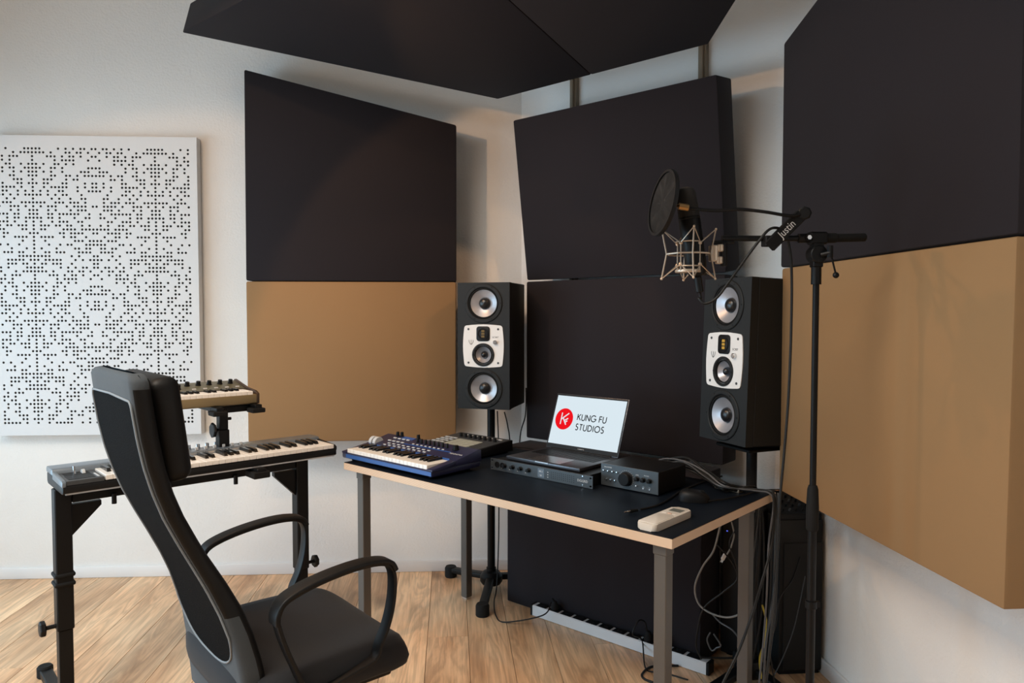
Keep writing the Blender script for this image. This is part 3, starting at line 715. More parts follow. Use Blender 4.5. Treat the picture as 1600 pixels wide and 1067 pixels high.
G={'K':(.62,[[(0,0),(0,1)],[(.56,1),(.03,.46)],[(.16,.60),(.62,0)]]),
'U':(.66,[[(0,1),(0,.32)]+arc(.31,.32,.31,.32,180,360)[1:]+[(.62,1)]]),
'N':(.74,[[(0,0),(0,1)],[(0,.98),(.7,.02)],[(.7,0),(.7,1)]]),
'G':(.98,[arc(.49,.5,.49,.5,42,345,20)+[(.98,.46)],[(.99,.45),(.56,.45)]]),
'F':(.46,[[(0,0),(0,1)],[(0,.96),(.46,.96)],[(0,.54),(.44,.54)]]),
'S':(.50,[arc(.25,.755,.20,.245,35,180,8)+arc(.25,.73,.20,.22,200,240,3)+arc(.24,.26,.23,.26,60,-150,14)]),
'T':(.56,[[(.28,0),(.28,1)],[(0,.96),(.56,.96)]]),
'D':(.74,[[(0,0),(0,1),],[(0,.96),(.25,.96)]+arc(.25,.5,.46,.46,90,-90,14)+[(0,.04)]]),
'I':(.06,[[(.03,0),(.03,1)]]),
'O':(1.0,[arc(.5,.5,.48,.48,0,360,28)])}
def word(txt,x,y,h,w,gap=.22):
    out=[]
    for ch in txt:
        if ch==' ': x+=.42*h; continue
        wd,ls=G[ch]
        for l in ls: out.append([(x+p[0]*h,y+p[1]*h) for p in l])
        x+=(wd+gap)*h
    return out,x
hh=.0245
l1,x1=word('KUNG FU',ctr[0]-.047,ctr[1]+.006,hh,0); l2,x2=word('STUDIOS',ctr[0]-.047,ctr[1]-.034,hh,0,.25)
obj('logo_lettering',strokes(l1+l2,.0039,LT),M_ink,lid,False)
R_=.044
kf=[[(-.014,-.023),(-.014,.025)],[(.020,.025),(-.012,-.001)],[(-.006,.005),(.014,-.023)],[(.004,-.006),(.020,.004)],[(.0085,-.013),(.018,-.0065)]]
obj('logo_letters',strokes([[(lcx+a,lcy+b_) for a,b_ in l] for l in kf],.0052,LT,.0013),M_logow,lid,False)
text('brand_lettering','MacBook Pro',.0055,M_print,lid,LT@T(LW/2,.0115,.0008),.0001)

s=on_desk('monitor_controller','small black monitor controller box with a big round volume knob','audio controller',1.010,.368,.7515)
MW=.226;MH=.078
obj('case',B().box(0,MW,.003,.185,.004,MH,.0015,1),M_blk,s)
MF=T(0,.003,0)@RX(PI/2)
obj('front_panel',B().box(-.001,MW+.001,.003,MH+.001,0,.0035,.0006,1,M=MF),M_rack,s)
obj('volume_knob',B().lathe([(.025,.0035),(.025,.006),(.0225,.007),(.0215,.021),(.0195,.023),(.0001,.023)],40,MF@T(.103,.039,0)),M_blk,s)
tk=B()
for i in range(21):
    a=math.radians(-60+i*15); tk.box(.0265,.0295,-.0004,.0004,.0035,.0038,M=MF@T(.103,.039,0)@RZ(a))
tag(obj('scale_marks',tk,M_print,s,False))
for i,x in enumerate((.146,.170,.194)):
    obj('knob',B().lathe([(.0085,.0035),(.0085,.006),(.007,.007),(.0065,.016),(.0001,.017)],18,MF@T(x,.045,0)),M_blk,s)
for x in(.012,.030,.048,.066): obj('push_button',B().lathe([(.003,.0035),(.003,.009),(.0001,.0095)],12,MF@T(x,.055,0)),M_chrome,s)
for x in(.022,.040,.058): obj('push_button',B().lathe([(.003,.0035),(.003,.009),(.0001,.0095)],12,MF@T(x,.026,0)),M_chrome,s)
obj('toggle_switch',B().cyl((0,0,.003),(.0,.003,.012),.0022,n=8,M=MF@T(.146,.020,0)),M_chrome,s)
for x in(.170,.194): obj('headphone_jack',B().lathe([(.0045,.0035),(.0045,.005),(.003,.005),(.003,.0036),(.0001,.0036)],16,MF@T(x,.018,0)),M_chrome,s)
text('brand_lettering','DRAWMER',.0065,M_print,s,MF@T(.028,.068,.0036),.0001); text('panel_lettering','LEVEL',.005,M_print,s,MF@T(.146,.058,.0036),.0001); text('panel_lettering','PHONES',.005,M_print,s,MF@T(.182,.060,.0036),.0001)
for x,y in((.015,.02),(MW-.015,.02),(.015,.165),(MW-.015,.165)): obj('rubber_foot',B().cyl((x,y,0),(x,y,.0045),.007,n=12),M_matte,s)

# remote control
a0=P(995,815,z=.765);a1=P(1062,793,z=.765)
s=on_desk('remote_control','cream air conditioner remote with grey display at the front corner of the desk','remote control',1.407,.118,.7515,0)
b=B().prism(rrect(.062,.212,.014,5),0,.021,bev=.004); obj('housing',b,M_cream,s)
obj('sliding_cover',B().prism(rrect(.056,.105,.008,4),.0205,.0225,T(0,-.045,0),bev=.0006),M_cream,s)
obj('display',B().box(-.019,.019,.052,.082,.0208,.0216),M_lcd,s)
for x in(-.016,.0,.016): obj('button',B().box(x-.006,x+.006,.022,.029,.0205,.022,.0008,1),M_cream if x else mat('coral_button',(.70,.42,.30),.5),s)
# mouse
s=on_desk('computer_mouse','black mouse lying right of the monitor controller','computer mouse',1.352,.395,.7512,math.radians(30))
b=B(); 
pr=[]
nu,nv=18,10
V=[];F=[]
for i in range(nv+1):
    a=PI/2*i/nv
    for j in range(nu):
        t=2*PI*j/nu; cs,sn=math.cos(t),math.sin(t); rr=max(1e-4,math.cos(a))**.55
        V.append((.050*rr*(abs(cs)**.8)*(1 if cs>0 else -1),.031*rr*(abs(sn)**.8)*(1 if sn>0 else -1),.036*math.sin(a)**.8*(1-.18*cs*rr)))
for i in range(nv):
    for j in range(nu): F.append((i*nu+j,i*nu+(j+1)%nu,(i+1)*nu+(j+1)%nu,(i+1)*nu+j))
b.add(V,F); obj('shell',b,M_blk,s)
obj('scroll_wheel',B().cyl((.026,-.004,.027),(.026,.004,.027),.009,n=16),M_matte,s)
s=on_desk('usb_hub','thin silver connector strip near the right rear corner of the desk','adapter',1.372,.60,.7512,math.radians(-8))
obj('case',B().box(-.048,.048,-.013,.013,0,.012,.002,2),mat('champagne_metal',(.45,.38,.30),.35,metal=.8),s)
for i in range(5): obj('port',B().box(-.041+i*.0175,-.029+i*.0175,-.0134,-.0125,.004,.009),M_hole,s)

# ------------------------------------------------------------------ long keyboard on its stand
ka=math.atan2(.613,.79); K0=Vector((-1.231,2.381,.774))
ke=Vector((math.cos(ka),math.sin(ka),0)); kbk=Vector((-math.sin(ka),math.cos(ka),0))
def KP(a,c,z): p=K0+ke*a+kbk*c; p.z=z; return p
s=thing('master_keyboard','long master keyboard with slate rear panel on the lower tier of the stand','keyboard',tuple(K0),ka)
KW=.968;KD=.245
obj('base_shell',B().prism([(.012,.0),(0,.006),(0,.028),(.150,.030),(.150,.044),(.235,.044),(KD,.034),(KD,.008),(.232,.0)],0.002,KW-.002,MZX,bev=.002),M_blk,s)
obj('bottom_strip',B().box(.01,KW-.01,.003,.012,-.001,.004),M_alu,s)
obj('rear_panel',B().prism([(.146,.044),(.152,.058),(.164,.0605),(.236,.0595),(.245,.052),(.245,.040),(.146,.040)],0,KW,MZX,bev=.002),M_slate,s)
obj('cheek',B().prism([(0,.024),(0,.040),(.012,.045),(.148,.052),(.148,.028)],0,.012,MZX,bev=.002),M_slate,s)
obj('cheek',B().prism([(0,.024),(0,.038),(.012,.044),(.148,.052),(.148,.028)],KW-.012,KW,MZX,bev=.002),M_blk,s)
obj('control_block',B().box(.012,.122,.002,.148,.028,.044,.002,1),M_dgrey,s)
obj('joystick_well',B().box(.025,.100,.092,.138,.0435,.0446),M_blk,s)
obj('joystick',B().cyl((.058,.114,.044),(.056,.116,.070),.0045,.003,12),M_chrome,s)
obj('mod_wheel',B().cyl((.078,.115,.040),(.088,.115,.040),.016,n=20,bev=.001),M_btn,s)
obj('touch_pad',B().box(.022,.100,.018,.084,.0438,.0450,.0005,1),M_blk,s)
obj('side_light',B().box(.106,.112,.020,.080,.0438,.0452),M_btn,s)
make_keys(s,.125,36,.0231,.003,.144,.047,0,bh=.012,bl=.63)
kn0=None
for i in range(9):
    x=.36+i*.034
    if i<8: knob(s,x,.222,.0600,.0085,.016,M_chrome)
    obj('fader_slot',B().box(x+.013,x+.016,.165,.208,.0595,.0610),M_blk,s)
    obj('fader_cap',B().box(x+.009,x+.020,.178,.188,.060,.071,.001,1),M_btn,s)
obj('display',B().box(.66,.72,.180,.210,.0595,.0612),M_lcd,s)
text('panel_lettering','MASTER KEYBOARD',.010,M_dgrey,s,T(.10,.235,.0813),.0001) if False else None
# knob rows end here

s=thing('keyboard_stand','black two-tier steel keyboard stand holding the two long keyboards','stand',tuple(KP(.022,.13,0)),ka)
SL=.848
# local x along the keyboard, y to the wall, z up; origin at the foot of the left post
obj('beam',B().box(.026,SL-.026,-.02,.02,.722,.762,.003,1),M_blkm,s)
for x,sg in((0,1),(SL,-1)):
    p=obj('post',B().box(-.025,.025,-.025,.025,.30,.772,.003,1),M_blkm,s,loc=(x,0,0))
    obj('inner_tube',B().box(-.021,.021,-.021,.021,.02,.30,.002,1),M_blkm,p)
    rb=B()
    if sg==1:
        for z in(.485,.455): rb.box(-.031,.031,-.031,.031,z-.007,z+.007,.006,3)
        obj('rubber_band',rb,M_matte,p)
    g=[(0,0),(sg*.085,0),(0,-.085)]
    obj('gusset',B().prism([(sg*.0255,.715),(sg*.115,.715),(sg*.115,.700),(sg*.0255,.61)],-.012,.012,Matrix(((1,0,0,0),(0,0,1,0),(0,1,0,0),(0,0,0,1)))),M_blkm,p)
    kx=-sg
    kk=obj('clamp_knob',B().cyl((kx*.022,0,.315),(kx*.058,0,.315),.007,n=12).cyl((kx*.055,0,.315),(kx*.072,0,.315),.026,n=7,bev=.003),M_blk,p)
    f=obj('foot',B().box(-.02,.02,-.235,.36,.008,.034,.003,1),M_blkm,s,loc=(x,0,0))
    for y in(-.235,.36): obj('end_cap',B().lathe([(.024,0),(.027,.003),(.027,.036),(.022,.042),(.0001,.042)],20,T(0,y,0)),M_matte,f)
for x in(.20,.62):
    a_=obj('support_arm',B().box(-.018,.018,-.155,.105,.748,.7725,.003,1),M_blkm,s,loc=(x,0,0)); obj('arm_block',B().box(-.032,.032,-.158,-.075,.735,.760,.003,1),M_matte,a_)
    obj('arm_knob',B().cyl((-.05,-.03,.735),(-.05,-.03,.700),.008,n=12),M_blk,a_)
up_=obj('upper_post',B().box(-.020,.020,-.02,.02,.7625,.90,.002,1).box(-.017,.017,-.017,.017,.90,.985,.002,1),M_blkm,s,loc=(.560,.07,0))
obj('clamp_knob',B().cyl((-.018,0,.90),(-.032,0,.90),.006,n=10).cyl((-.03,0,.90),(-.042,0,.90),.030,n=7,bev=.003),M_blk,up_)
obj('set_screw',B().cyl((.016,0,.94),(.034,0,.94),.006,n=10),M_blk,up_)
obj('upper_beam',B().box(-.05,.14,-.016,.016,.965,.990,.002,1),M_blkm,s,loc=(.560,.07,0))
for x in(-.035,.115):
    a_=obj('upper_arm',B().box(-.014,.014,-.075,.15,.975,.9945,.002,1),M_blkm,s,loc=(.560+x,.07,0)); obj('arm_block',B().box(-.027,.027,-.078,-.02,.962,.980,.003,1),M_matte,a_)
# small synthesizer on the upper tier
U0=Vector((-.765,2.947,1.0))-ke*.525
s=thing('synthesizer','small olive and green vintage-style synthesizer on the upper tier of the stand','synthesizer',tuple(Vector((U0.x,U0.y,.9955))),ka)
UW=.525
obj('body',B().prism([(.004,.0),(0,.004),(0,.036),(.105,.040),(.22,.040),(.225,.0)],.010,UW-.010,MZX,bev=.0015),M_olive,s)
obj('panel',B().prism([(.100,.038),(.102,.050),(.222,.078),(.225,.070),(.225,.038)],.010,UW-.010,MZX,bev=.0012),M_olivetop,s)
for x in(0,UW-.011): obj('cheek',B().prism([(-.003,.0),(-.004,.040),(.02,.050),(.102,.057),(.224,.083),(.230,.078),(.230,.0)],x,x+.011,MZX,bev=.0015),M_wood,s)
make_keys(s,.022,22,.0218,.003,.098,.050,0,bh=.008,bl=.55)
t3=math.atan2(.028,.12)
def on3(x,y): return T(x,y,.050+(y-.102)*.028/.12)@RX(t3)
obj('panel_trim',B().box(.012,UW-.012,-.002,.002,.0005,.0015,M=on3(0,.108)),M_wood,s)
for i in range(5):
    x=.31+i*.043; kb_=B().lathe([(.0105,0),(.0105,.003),(.0085,.004),(.0080,.017),(.0001,.0175)],16,on3(x,.185)); obj('knob',kb_,M_blk,s)
    obj('label_frame',B().box(x-.018,x+.018,.125,.128,.058,.0592),M_print,s) if False else None
for x,y in((.245,.190),(.262,.150)): obj('knob',B().lathe([(.013,0),(.013,.004),(.0115,.005),(.011,.020),(.0001,.0205)],18,on3(x,y)),M_blk,s)
for i in range(8): obj('button',B().box(-.008,.008,-.004,.004,0,.003,M=on3(.035+i*.024,.14)),M_btn,s)
for i in range(5): obj('button',B().box(-.007,.007,-.0035,.0035,0,.003,M=on3(.32+i*.043,.135)),M_print,s)
obj('display',B().box(-.035,.035,-.012,.012,0,.0015,M=on3(.09,.19)),M_lcd,s)

# ------------------------------------------------------------------ chair
ca=math.radians(36); CO=(-.43,2.0)
# local x: to the sitter's right, y: forward
chair=thing('office_chair','tall dark office chair with mesh back and bow armrests in the foreground','chair',(*CO,0),ca-PI/2)
def prof(tab,z):
    for (z0,a),(z1,b_) in zip(tab,tab[1:]):
        if z0<=z<=z1: t=(z-z0)/(z1-z0); return a+(b_-a)*t
    return tab[0][1] if z<tab[0][0] else tab[-1][1]
BK=[(.30,-.214),(.36,-.217),(.42,-.221),(.48,-.227),(.54,-.236),(.60,-.249),(.66,-.268),(.72,-.293),(.78,-.322),(.84,-.352),(.90,-.380),(.96,-.402),(1.02,-.419),(1.08,-.431),(1.14,-.440),(1.2,-.447),(1.24,-.450)]
WD=[(.30,.205),(.40,.218),(.50,.222),(.60,.212),(.70,.198),(.80,.190),(.90,.192),(1.0,.197),(1.1,.200),(1.2,.200),(1.24,.200)]
TH=[(.30,.05),(.5,.060),(.65,.055),(.8,.044),(.95,.042),(1.1,.044),(1.24,.044)]
zs=[.34+i*(1.205-.34)/56 for i in range(57)]
V=[];F=[];n=None
def sec(z,top=0):
    w=prof(WD,z); fbk=prof(BK,z); th=prof(TH,z); r=min(.018,th*.42)
    pts=[]
    w2=w-top*.05; th2=th*(1-.5*top); f0=fbk+th*.25*top
    for (cx_,cy_,a0) in((w2-r,th2-r,0),(-w2+r,th2-r,90),(-w2+r,r,180),(w2-r,r,270)):
        for i in range(5):
            a=math.radians(a0+90*i/4); pts.append((cx_+r*math.cos(a),cy_+r*math.sin(a)))
        if a0==0:
            for t in(.7,.35,0,-.35,-.7): pts.append((t*(w2-r),th2-.022*(1-t*t)))   # concave front
        if a0==180:
            for t in(-.7,-.35,0,.35,.7): pts.append((t*(w2-r),0-.0*(1-t*t)))
    return [(p[0],f0+p[1],z) for p in pts]
rings=[sec(z) for z in zs]
zt_=zs[-1]
for k,tp in enumerate((.15,.45,.9)): 
    rings.append([(x,y,z+(.007,.014,.017)[k]) for x,y,z in sec(zt_,tp)])
k=len(rings[0]); V=[p for r in rings for p in r]
for i in range(len(rings)-1):
    for j in range(k): F.append((i*k+j,i*k+(j+1)%k,(i+1)*k+(j+1)%k,(i+1)*k+j))
F.append(list(range(k))[::-1]); F.append([(len(rings)-1)*k+j for j in range(k)])
# split: grey cloth on the back and the lower end, dark leather at the sides and front
b=B(); b.v=V; b.f=F
for f in F:
    c=Vector((0,0,0))
    for i in f: c+=Vector(V[i])
    c/=len(f); bf=prof(BK,c.z); th=prof(TH,c.z)
    back=(c.y-bf)<(.004 if c.z>.645 else .036)
    cap=c.z>1.185  # grey on the top edge is light caught there, put into the colour
    b.m.append(0 if (back or (cap and (c.y-bf)<th*.9)) else 1)
shell=obj('backrest',b,[M_greycloth,M_leather],chair,angle=60)
# the inset mesh on the back with piping round it
def mesh_outline():
    z0,z1=.505,1.165; pts=[]
    for i in range(30):
        z=.60+(z1-.02-.60)*i/29; pts.append((prof(WD,z)-.011,z))
    R=[];
    for i in range(1,5):
        a=PI/2*i/5; wv=prof(WD,z1)-.011; R.append((wv-.02+.02*math.cos(a),z1-.02+.02*math.sin(a)))
    right=pts+R
    bot=[]
    w0=prof(WD,.6)-.011
    for i in range(1,12):
        a=PI/2*i/12; bot.append((w0*math.cos(a)**.75 if a<PI/2 else 0,.60-.105*math.sin(a)))
    full=[(0,.495)]+[(x,z) for x,z in bot[::-1]]+right+[(0,z1+.003)]
    left=[(-x,z) for x,z in full[::-1][1:-1]]
    return full+left
ol=mesh_outline()
lay=[]
zz=[.498+i*(1.166-.498)/60 for i in range(61)]
def halfw(z):
    if z<.60: s_=min(1,(.60-z)/.105); return (prof(WD,.6)-.011)*math.cos(math.asin(s_))**.75
    if z>1.145: 
        d=min(.02,z-1.145); return prof(WD,z)-.031+math.sqrt(max(0,.0004-d*d))
    return prof(WD,z)-.011
V=[];F=[]
for i,z in enumerate(zz):
    h=max(.004,halfw(z)-.0015)
    for j in range(9):
        t=-1+2*j/8; V.append((t*h,prof(BK,z)-.0008-.002*0,z))
for i in range(60):
    for j in range(8): F.append((i*9+j,i*9+j+1,(i+1)*9+j+1,(i+1)*9+j))
obj('mesh_back',B().add(V,F),M_mesh,chair,angle=80)
obj('piping',B().tube([(x,prof(BK,z)-.0012,z) for x,z in ol],.0026,6,True),M_pipe,shell)
# headrest pad
hb=B().box(-.170,.170,0,.068,-.115,.115,.026,4)
hb.v=[(x,y+.10*x*x*4*.25,z-.012*(x/.17)**2*(1 if z<0 else 0)) for x,y,z in hb.v]
HM=T(0,prof(BK,1.09)+.040,1.092)@RX(math.radians(7))
hb.v=[tuple(HM@Vector(v)) for v in hb.v]
obj('headrest',hb,M_leather,chair)
# seat
nx,ny=26,26; V=[];F=[]
def seatz(x,y):
    u=abs(x)/.262; v_=(y-.005)/.245
    z=.492 -.010*(1-u*u)*(1-v_*v_) + .006*u*u
    if v_>.6: z-=.05*((v_-.6)/.4)**2
    if v_<-.8: z+=.01*((-.8-v_)/.2)
    return z
def sup(t,p=5): # superellipse direction
    c,s_=math.cos(t),math.sin(t); return (abs(c)**(2/p)*(1 if c>0 else -1),abs(s_)**(2/p)*(1 if s_>0 else -1))
NT=56; rads=[.001,.25,.5,.7,.84,.93,.975,1.0]
for ri,rr in enumerate(rads):
    for j in range(NT):
        a,b_=sup(2*PI*j/NT); wx=.262-.012*(b_>0)*b_; x=a*rr*wx; y=.005+b_*rr*.247
        z=seatz(x,y)
        if rr>.9: z-=.030*((rr-.9)/.1)**2
        V.append((x,y,z))
for rr,zz_ in((1.0,.440),(.985,.420),(.93,.408),(.5,.405)):
    for j in range(NT):
        a,b_=sup(2*PI*j/NT); x=a*rr*.262; y=.005+b_*rr*.247; V.append((x,y,min(zz_-(.035*max(0,(y/.25-.5)) if True else 0),seatz(x,y)-.045)))
m_=len(rads)+4
for i in range(m_-1):
    for j in range(NT): F.append((i*NT+j,i*NT+(j+1)%NT,(i+1)*NT+(j+1)%NT,(i+1)*NT+j))
F.append(list(range(NT))); F.append([(m_-1)*NT+j for j in range(NT)])
obj('seat',B().add(V,F),M_seat,chair,angle=50)
obj('seat_pan',B().box(-.20,.20,-.18,.185,.372,.402,.008,2),M_blk,chair)
obj('tilt_mechanism',B().box(-.09,.09,-.12,.12,.318,.372,.012,2).cyl((.09,.03,.345),(.20,.03,.345),.007,n=10).sphere((.205,.03,.345),.014),M_blk,chair)
obj('back_bracket',B().sweep([(0,-.10,.345),(0,-.17,.345),(0,-.205,.38),(0,-.212,.45)],rrect(.09,.014,.005),side=(1,0,0)),M_blk,chair)
for sx in(-1,1):
    # bow: from the rear foot over the pad to the front foot
    rp=[(-.100,.425),(-.095,.440),(-.118,.505),(-.142,.565),(-.158,.615),(-.163,.648),(-.148,.676),(-.105,.694),(-.04,.708),(.03,.716),(.09,.716),(.128,.707),(.146,.684),(.149,.645),(.143,.595),(.128,.545),(.108,.505),(.100,.482),(.085,.468)]
    pts=catmull([(sx*.262,y,z) for y,z in rp],4)
    ar=obj('armrest',B().sweep(pts,rrect(.036,.011,.004,2),side=(1,0,0)),M_blk,chair)
    pp=catmull([(sx*.262,y,z) for y,z in [(-.166,.632),(-.165,.655),(-.148,.682),(-.105,.700),(-.04,.714),(.03,.722),(.09,.722),(.135,.712),(.150,.690)]],5)
    obj('arm_pad',B().sweep(pp,rrect(.048,.013,.005,3),side=(1,0,0)),M_leather,ar)
    obj('arm_bracket',B().sweep([(sx*.262,-.100,.432),(sx*.262,-.02,.446),(sx*.262,.09,.470)],rrect(.040,.010,.003,2),side=(1,0,0)).box(min(sx*.05,sx*.25),max(sx*.05,sx*.25),-.03,.05,.398,.409).box(min(sx*.243,sx*.255),max(sx*.243,sx*.255),-.03,.05,.398,.445),M_blk,ar)
obj('gas_lift',B().cyl((0,0,.09),(0,0,.20),.027,n=20).cyl((0,0,.20),(0,0,.325),.016,n=16),M_chrome,chair)
for i in range(5):
    a=2*PI*i/5+.3; c_,s_=math.cos(a),math.sin(a)
    lg=obj('base_leg',B().sweep([(.02*c_,.02*s_,.115),(.15*c_,.15*s_,.105),(.285*c_,.285*s_,.082)],rrect(.045,.028,.008),side=(-s_,c_,0)),M_blk,chair)
    cb=B()
    for o_ in(-.014,.014): cb.cyl((.285*c_-s_*(o_-.008),.285*s_+c_*(o_-.008),.027),(.285*c_-s_*(o_+.008),.285*s_+c_*(o_+.008),.027),.026,n=20,bev=.003)
    cb.cyl((.285*c_,.285*s_,.03),(.285*c_,.285*s_,.085),.008,n=10); obj('caster',cb,M_blk,lg)
#=====PART3
# ------------------------------------------------------------------ power strip
sa=math.atan2(-.589,.586)
s=thing('power_strip','long aluminium power strip with black sockets on the floor along the dark panel','power strip',(.350,3.178,0),sa)
SLn=.855
obj('housing',B().prism([(0,0.002),(0,.044),(.004,.048),(.040,.048),(.044,.044),(.044,.002)],.012,SLn-.012,MZX),mat('anodised_strip',(.74,.75,.76),.4,metal=.25),s)
for x0 in(0,SLn-.012): obj('end_cap',B().box(x0,x0+.012,-.001,.045,0.001,.0495,.002,1),M_blk,s)
NS=12
for i in range(NS):
    x=.055+i*.0665
    so=obj('socket',B().box(-.027,.027,.004,.040,.0478,.0505,.002,1).lathe([(.0185,.0505),(.0185,.0515),(.0168,.0515),(.0160,.0507),(.0001,.0507)],24,T(0,.022,0)),M_blk,s,loc=(x,0,0))
    obj('contact_pin',B().cyl((-.006,.022,.0507),(-.006,.022,.0522),.0022,n=8).cyl((.006,.022,.0507),(.006,.022,.0522),.0022,n=8),M_chrome,so)
def SP(x,y,z):
    c_,s_=math.cos(sa),math.sin(sa); return Vector((.350+x*c_-y*s_,3.178+x*s_+y*c_,z))
def plug(i,label):
    p=SP(.055+i*.0665,.022,.0525)
    t=thing('power_plug',label,'plug',tuple(p),sa)
    obj('body',B().lathe([(.0175,0),(.0185,.004),(.0175,.016),(.011,.026),(.0085,.034),(.0001,.035)],20),M_matte,t)
    obj('strain_relief',B().cyl((0,0,.030),(-.010,-.008,.048),.0055,.0035,10),M_matte,t)
    return p+Vector((0,0,.045))
q1=plug(1,'black plug in the second socket from the left end of the power strip')
q2_=plug(8,'black plug with a looping cable in the power strip, left of the front desk leg')
q3=plug(9,'black plug in the power strip, partly hidden by the front desk leg')

# ------------------------------------------------------------------ cables
def cable(pts,r,m,label,group=None,k=8,name='cable',n=8):
    o=obj(name,B().tube(catmull(pts,k),r,n),m); return tag(o,label,'cable',group)
hx,hy=.192,3.494
cable([q1+Vector((-.02,-.02,-.005)),q1+Vector((-.06,-.06,-.045)),P(790,972,z=.005),P(775,962,z=.005),P(762,940,z=.02)+Vector((.03,0,0)),(hx+.02,hy-.11,.06),(hx+.035,hy-.03,.30),(hx+.035,hy-.02,.7),(hx+.03,hy+.0,.88)],.003,M_cabB,'black cable from the power strip to the foot of the left speaker stand')
cable([q2_+Vector((-.008,-.006,0)),q2_+Vector((-.02,-.012,.035)),q2_+Vector((-.05,-.03,.045)),q2_+Vector((-.075,-.045,.0)),P(1003,1000,z=.05),P(1008,1042,z=.006),P(1022,1050,z=.005),P(1040,1052,z=.005),P(1075,1062,z=.006)],.003,M_cabB,'thin black cable looping from the power strip down to the floor by the desk leg')
cable([P(1020,1066,z=.006),P(1006,1060,z=.006),P(1004,1052,z=.006),P(1020,1041,z=.006),P(1060,1040,z=.006)],.0045,M_cabB,'thick black cable curled on the floor left of the front desk leg')
c0=dP(.19,.6)
sb=Vector((.19+.05,3.50,.905))
for (x1,x2,lb) in(((788,645),(797,700),'thin black cable hanging below the left studio monitor beside its stand pole'),((822,625),(812,690),'thin black cable hanging behind the left studio monitor at the panel edge')):
    a_=P(*x1,y=3.49); b_=P(*x2,y=3.46)
    cable([a_+Vector((0,0,.06)) if x1[0]>800 else a_+Vector((.0,0,.005)),a_.lerp(b_,.35)+Vector((.006 if x1[0]<800 else .008,0,0)),b_,b_+Vector((0,0,-.35)),b_+Vector((.01,.0,-.68))],.003,M_cabB,lb)
# instrument cable with its plug on the desk
pz_=.7512+.0035
pp=P(985,798,z=pz_); 
cable([P(1000,796,z=pz_),P(1025,790,z=pz_),P(1045,780,z=pz_),P(1062,768,z=pz_),P(1085,758,z=pz_),P(1110,748,z=pz_),P(1128,744,z=pz_)],.0032,M_cabB,'black jack cable lying on the desk between the remote and the monitor controller')
a_=P(975,800,z=pz_+.003); b_=P(1001,796,z=pz_+.003); d_=(b_-a_).normalized()
t=thing('jack_plug','headphone jack plug lying on the desk left of the remote control','plug',tuple(a_))
obj('tip',B().cyl((0,0,0),d_*.012,.0022,n=10).cyl(d_*.0125,d_*.02,.0032,n=10),M_chrome,t); obj('sleeve',B().cyl(d_*.02,d_*.05,.0058,.0042,14),M_blk,t)
# bundle behind the laptop and the controller, running over the right end of the desk
random.seed(3)
cols=[M_cabB,M_cabB,M_cabS,M_cabB,M_cabS,M_cabB,M_cabG,M_cabB,M_cabS,M_cabB]
for i in range(10):
    o_=random.uniform(-1,1); h=.7545+.006*(i%4)
    P_=[dP(.93+.02*o_,.665-.004*i,h+.0),dP(1.02,.645+.006*o_,h+.01),dP(1.10,.640+.012*o_,h+.030+.010*(i%3)),dP(1.20,.62+.018*o_,h+.045+.006*(i%4)),
        dP(1.30,.585+.02*o_,h+.028+.005*(i%3)),dP(1.38,.56+.02*o_,h+.008)]
    if i in(2,4,6): # three of them run over the edge
        j=(i-4)/2
        P_+=[dP(1.46,.625+.012*j,.762),dP(1.502,.640+.012*j,.757),dP(1.515,.645+.012*j,.72)]+[P(1206+5*j+dx_,py,y=2.26+.01*j) for dx_,py in((0,850),(-3,930),(-8,1000),(-14,1060),(-20,1120))]
        lb=['grey cable running from the bundle over the right desk edge','black cable bending over the right desk edge next to the grey one','dark grey cable bending over the rear corner of the desk to the floor'][(i-2)//2]
        cable(P_,.0032,[M_cabS2,M_cabB,M_cabS][(i-2)//2],lb)
    else:
        P_+=[dP(1.40+.02*o_,.62+.02*o_,.757),dP(1.43,.70,.745),dP(1.43+.02*o_,.725,.60),dP(1.40+.05*o_,.74,.30),dP(1.38,.75,.02)]
        cable(P_,.0032,cols[i],'black cable in the tangle behind the monitor controller','tangled cables on the desk')
cable([dP(1.04,.67,.756),dP(1.12,.655,.80),dP(1.2,.63,.818),dP(1.28,.60,.80),dP(1.33,.58,.765)],.003,mat('beige_cable',(.36,.27,.17),.5),'beige cable arching in the tangle behind the monitor controller')
cable([dP(.30,.68,.756),dP(.42,.675,.765),dP(.52,.66,.757),dP(.60,.655,.756),dP(.80,.665,.757),dP(.92,.66,.757)],.0028,M_cabB,'black cable along the rear desk edge behind the laptop')
cable([dP(1.40,.40,.757),dP(1.43,.47,.757),dP(1.45,.56,.757),dP(1.46,.64,.757)],.0026,M_cabB,'black mouse cable leading to the rear corner of the desk')
# under the desk, on the right
def D(px,py,dd=0.0): # on the vertical diagonal plane below the rear edge of the desk
    return P(px,py,pt=(1.0+dd,2.42+dd,0),n=(.73,.684,0))
cable([D(1125,822),D(1115,860),D(1098,885),D(1086,915),D(1090,940),D(1105,955),D(1130,964),D(1150,962),D(1170,950)],.0036,M_cabG,'pale grey cable hanging in a wide loop under the desk')
cable([D(1143,815),D(1147,835),D(1142,855),D(1136,866)],.0028,M_cabG,'short grey usb cable with a white plug dangling under the desk')
t=thing('usb_plug','white usb plug dangling under the right end of the desk','plug',tuple(D(1132,868)))
obj('body',B().box(-.006,.006,-.004,.004,-.016,.006,.001,1,M=RY(.5)),M_plate,t); obj('metal_tip',B().box(-.0045,.0045,-.0022,.0022,-.026,-.016,M=RY(.5)),M_chrome,t)
cable([D(1120,850),D(1145,880),D(1152,905),D(1130,925),D(1100,950),D(1090,985),D(1088,1010),D(1096,1030)],.0036,M_cabB,'black cable hanging in a loop left of the pale grey one')
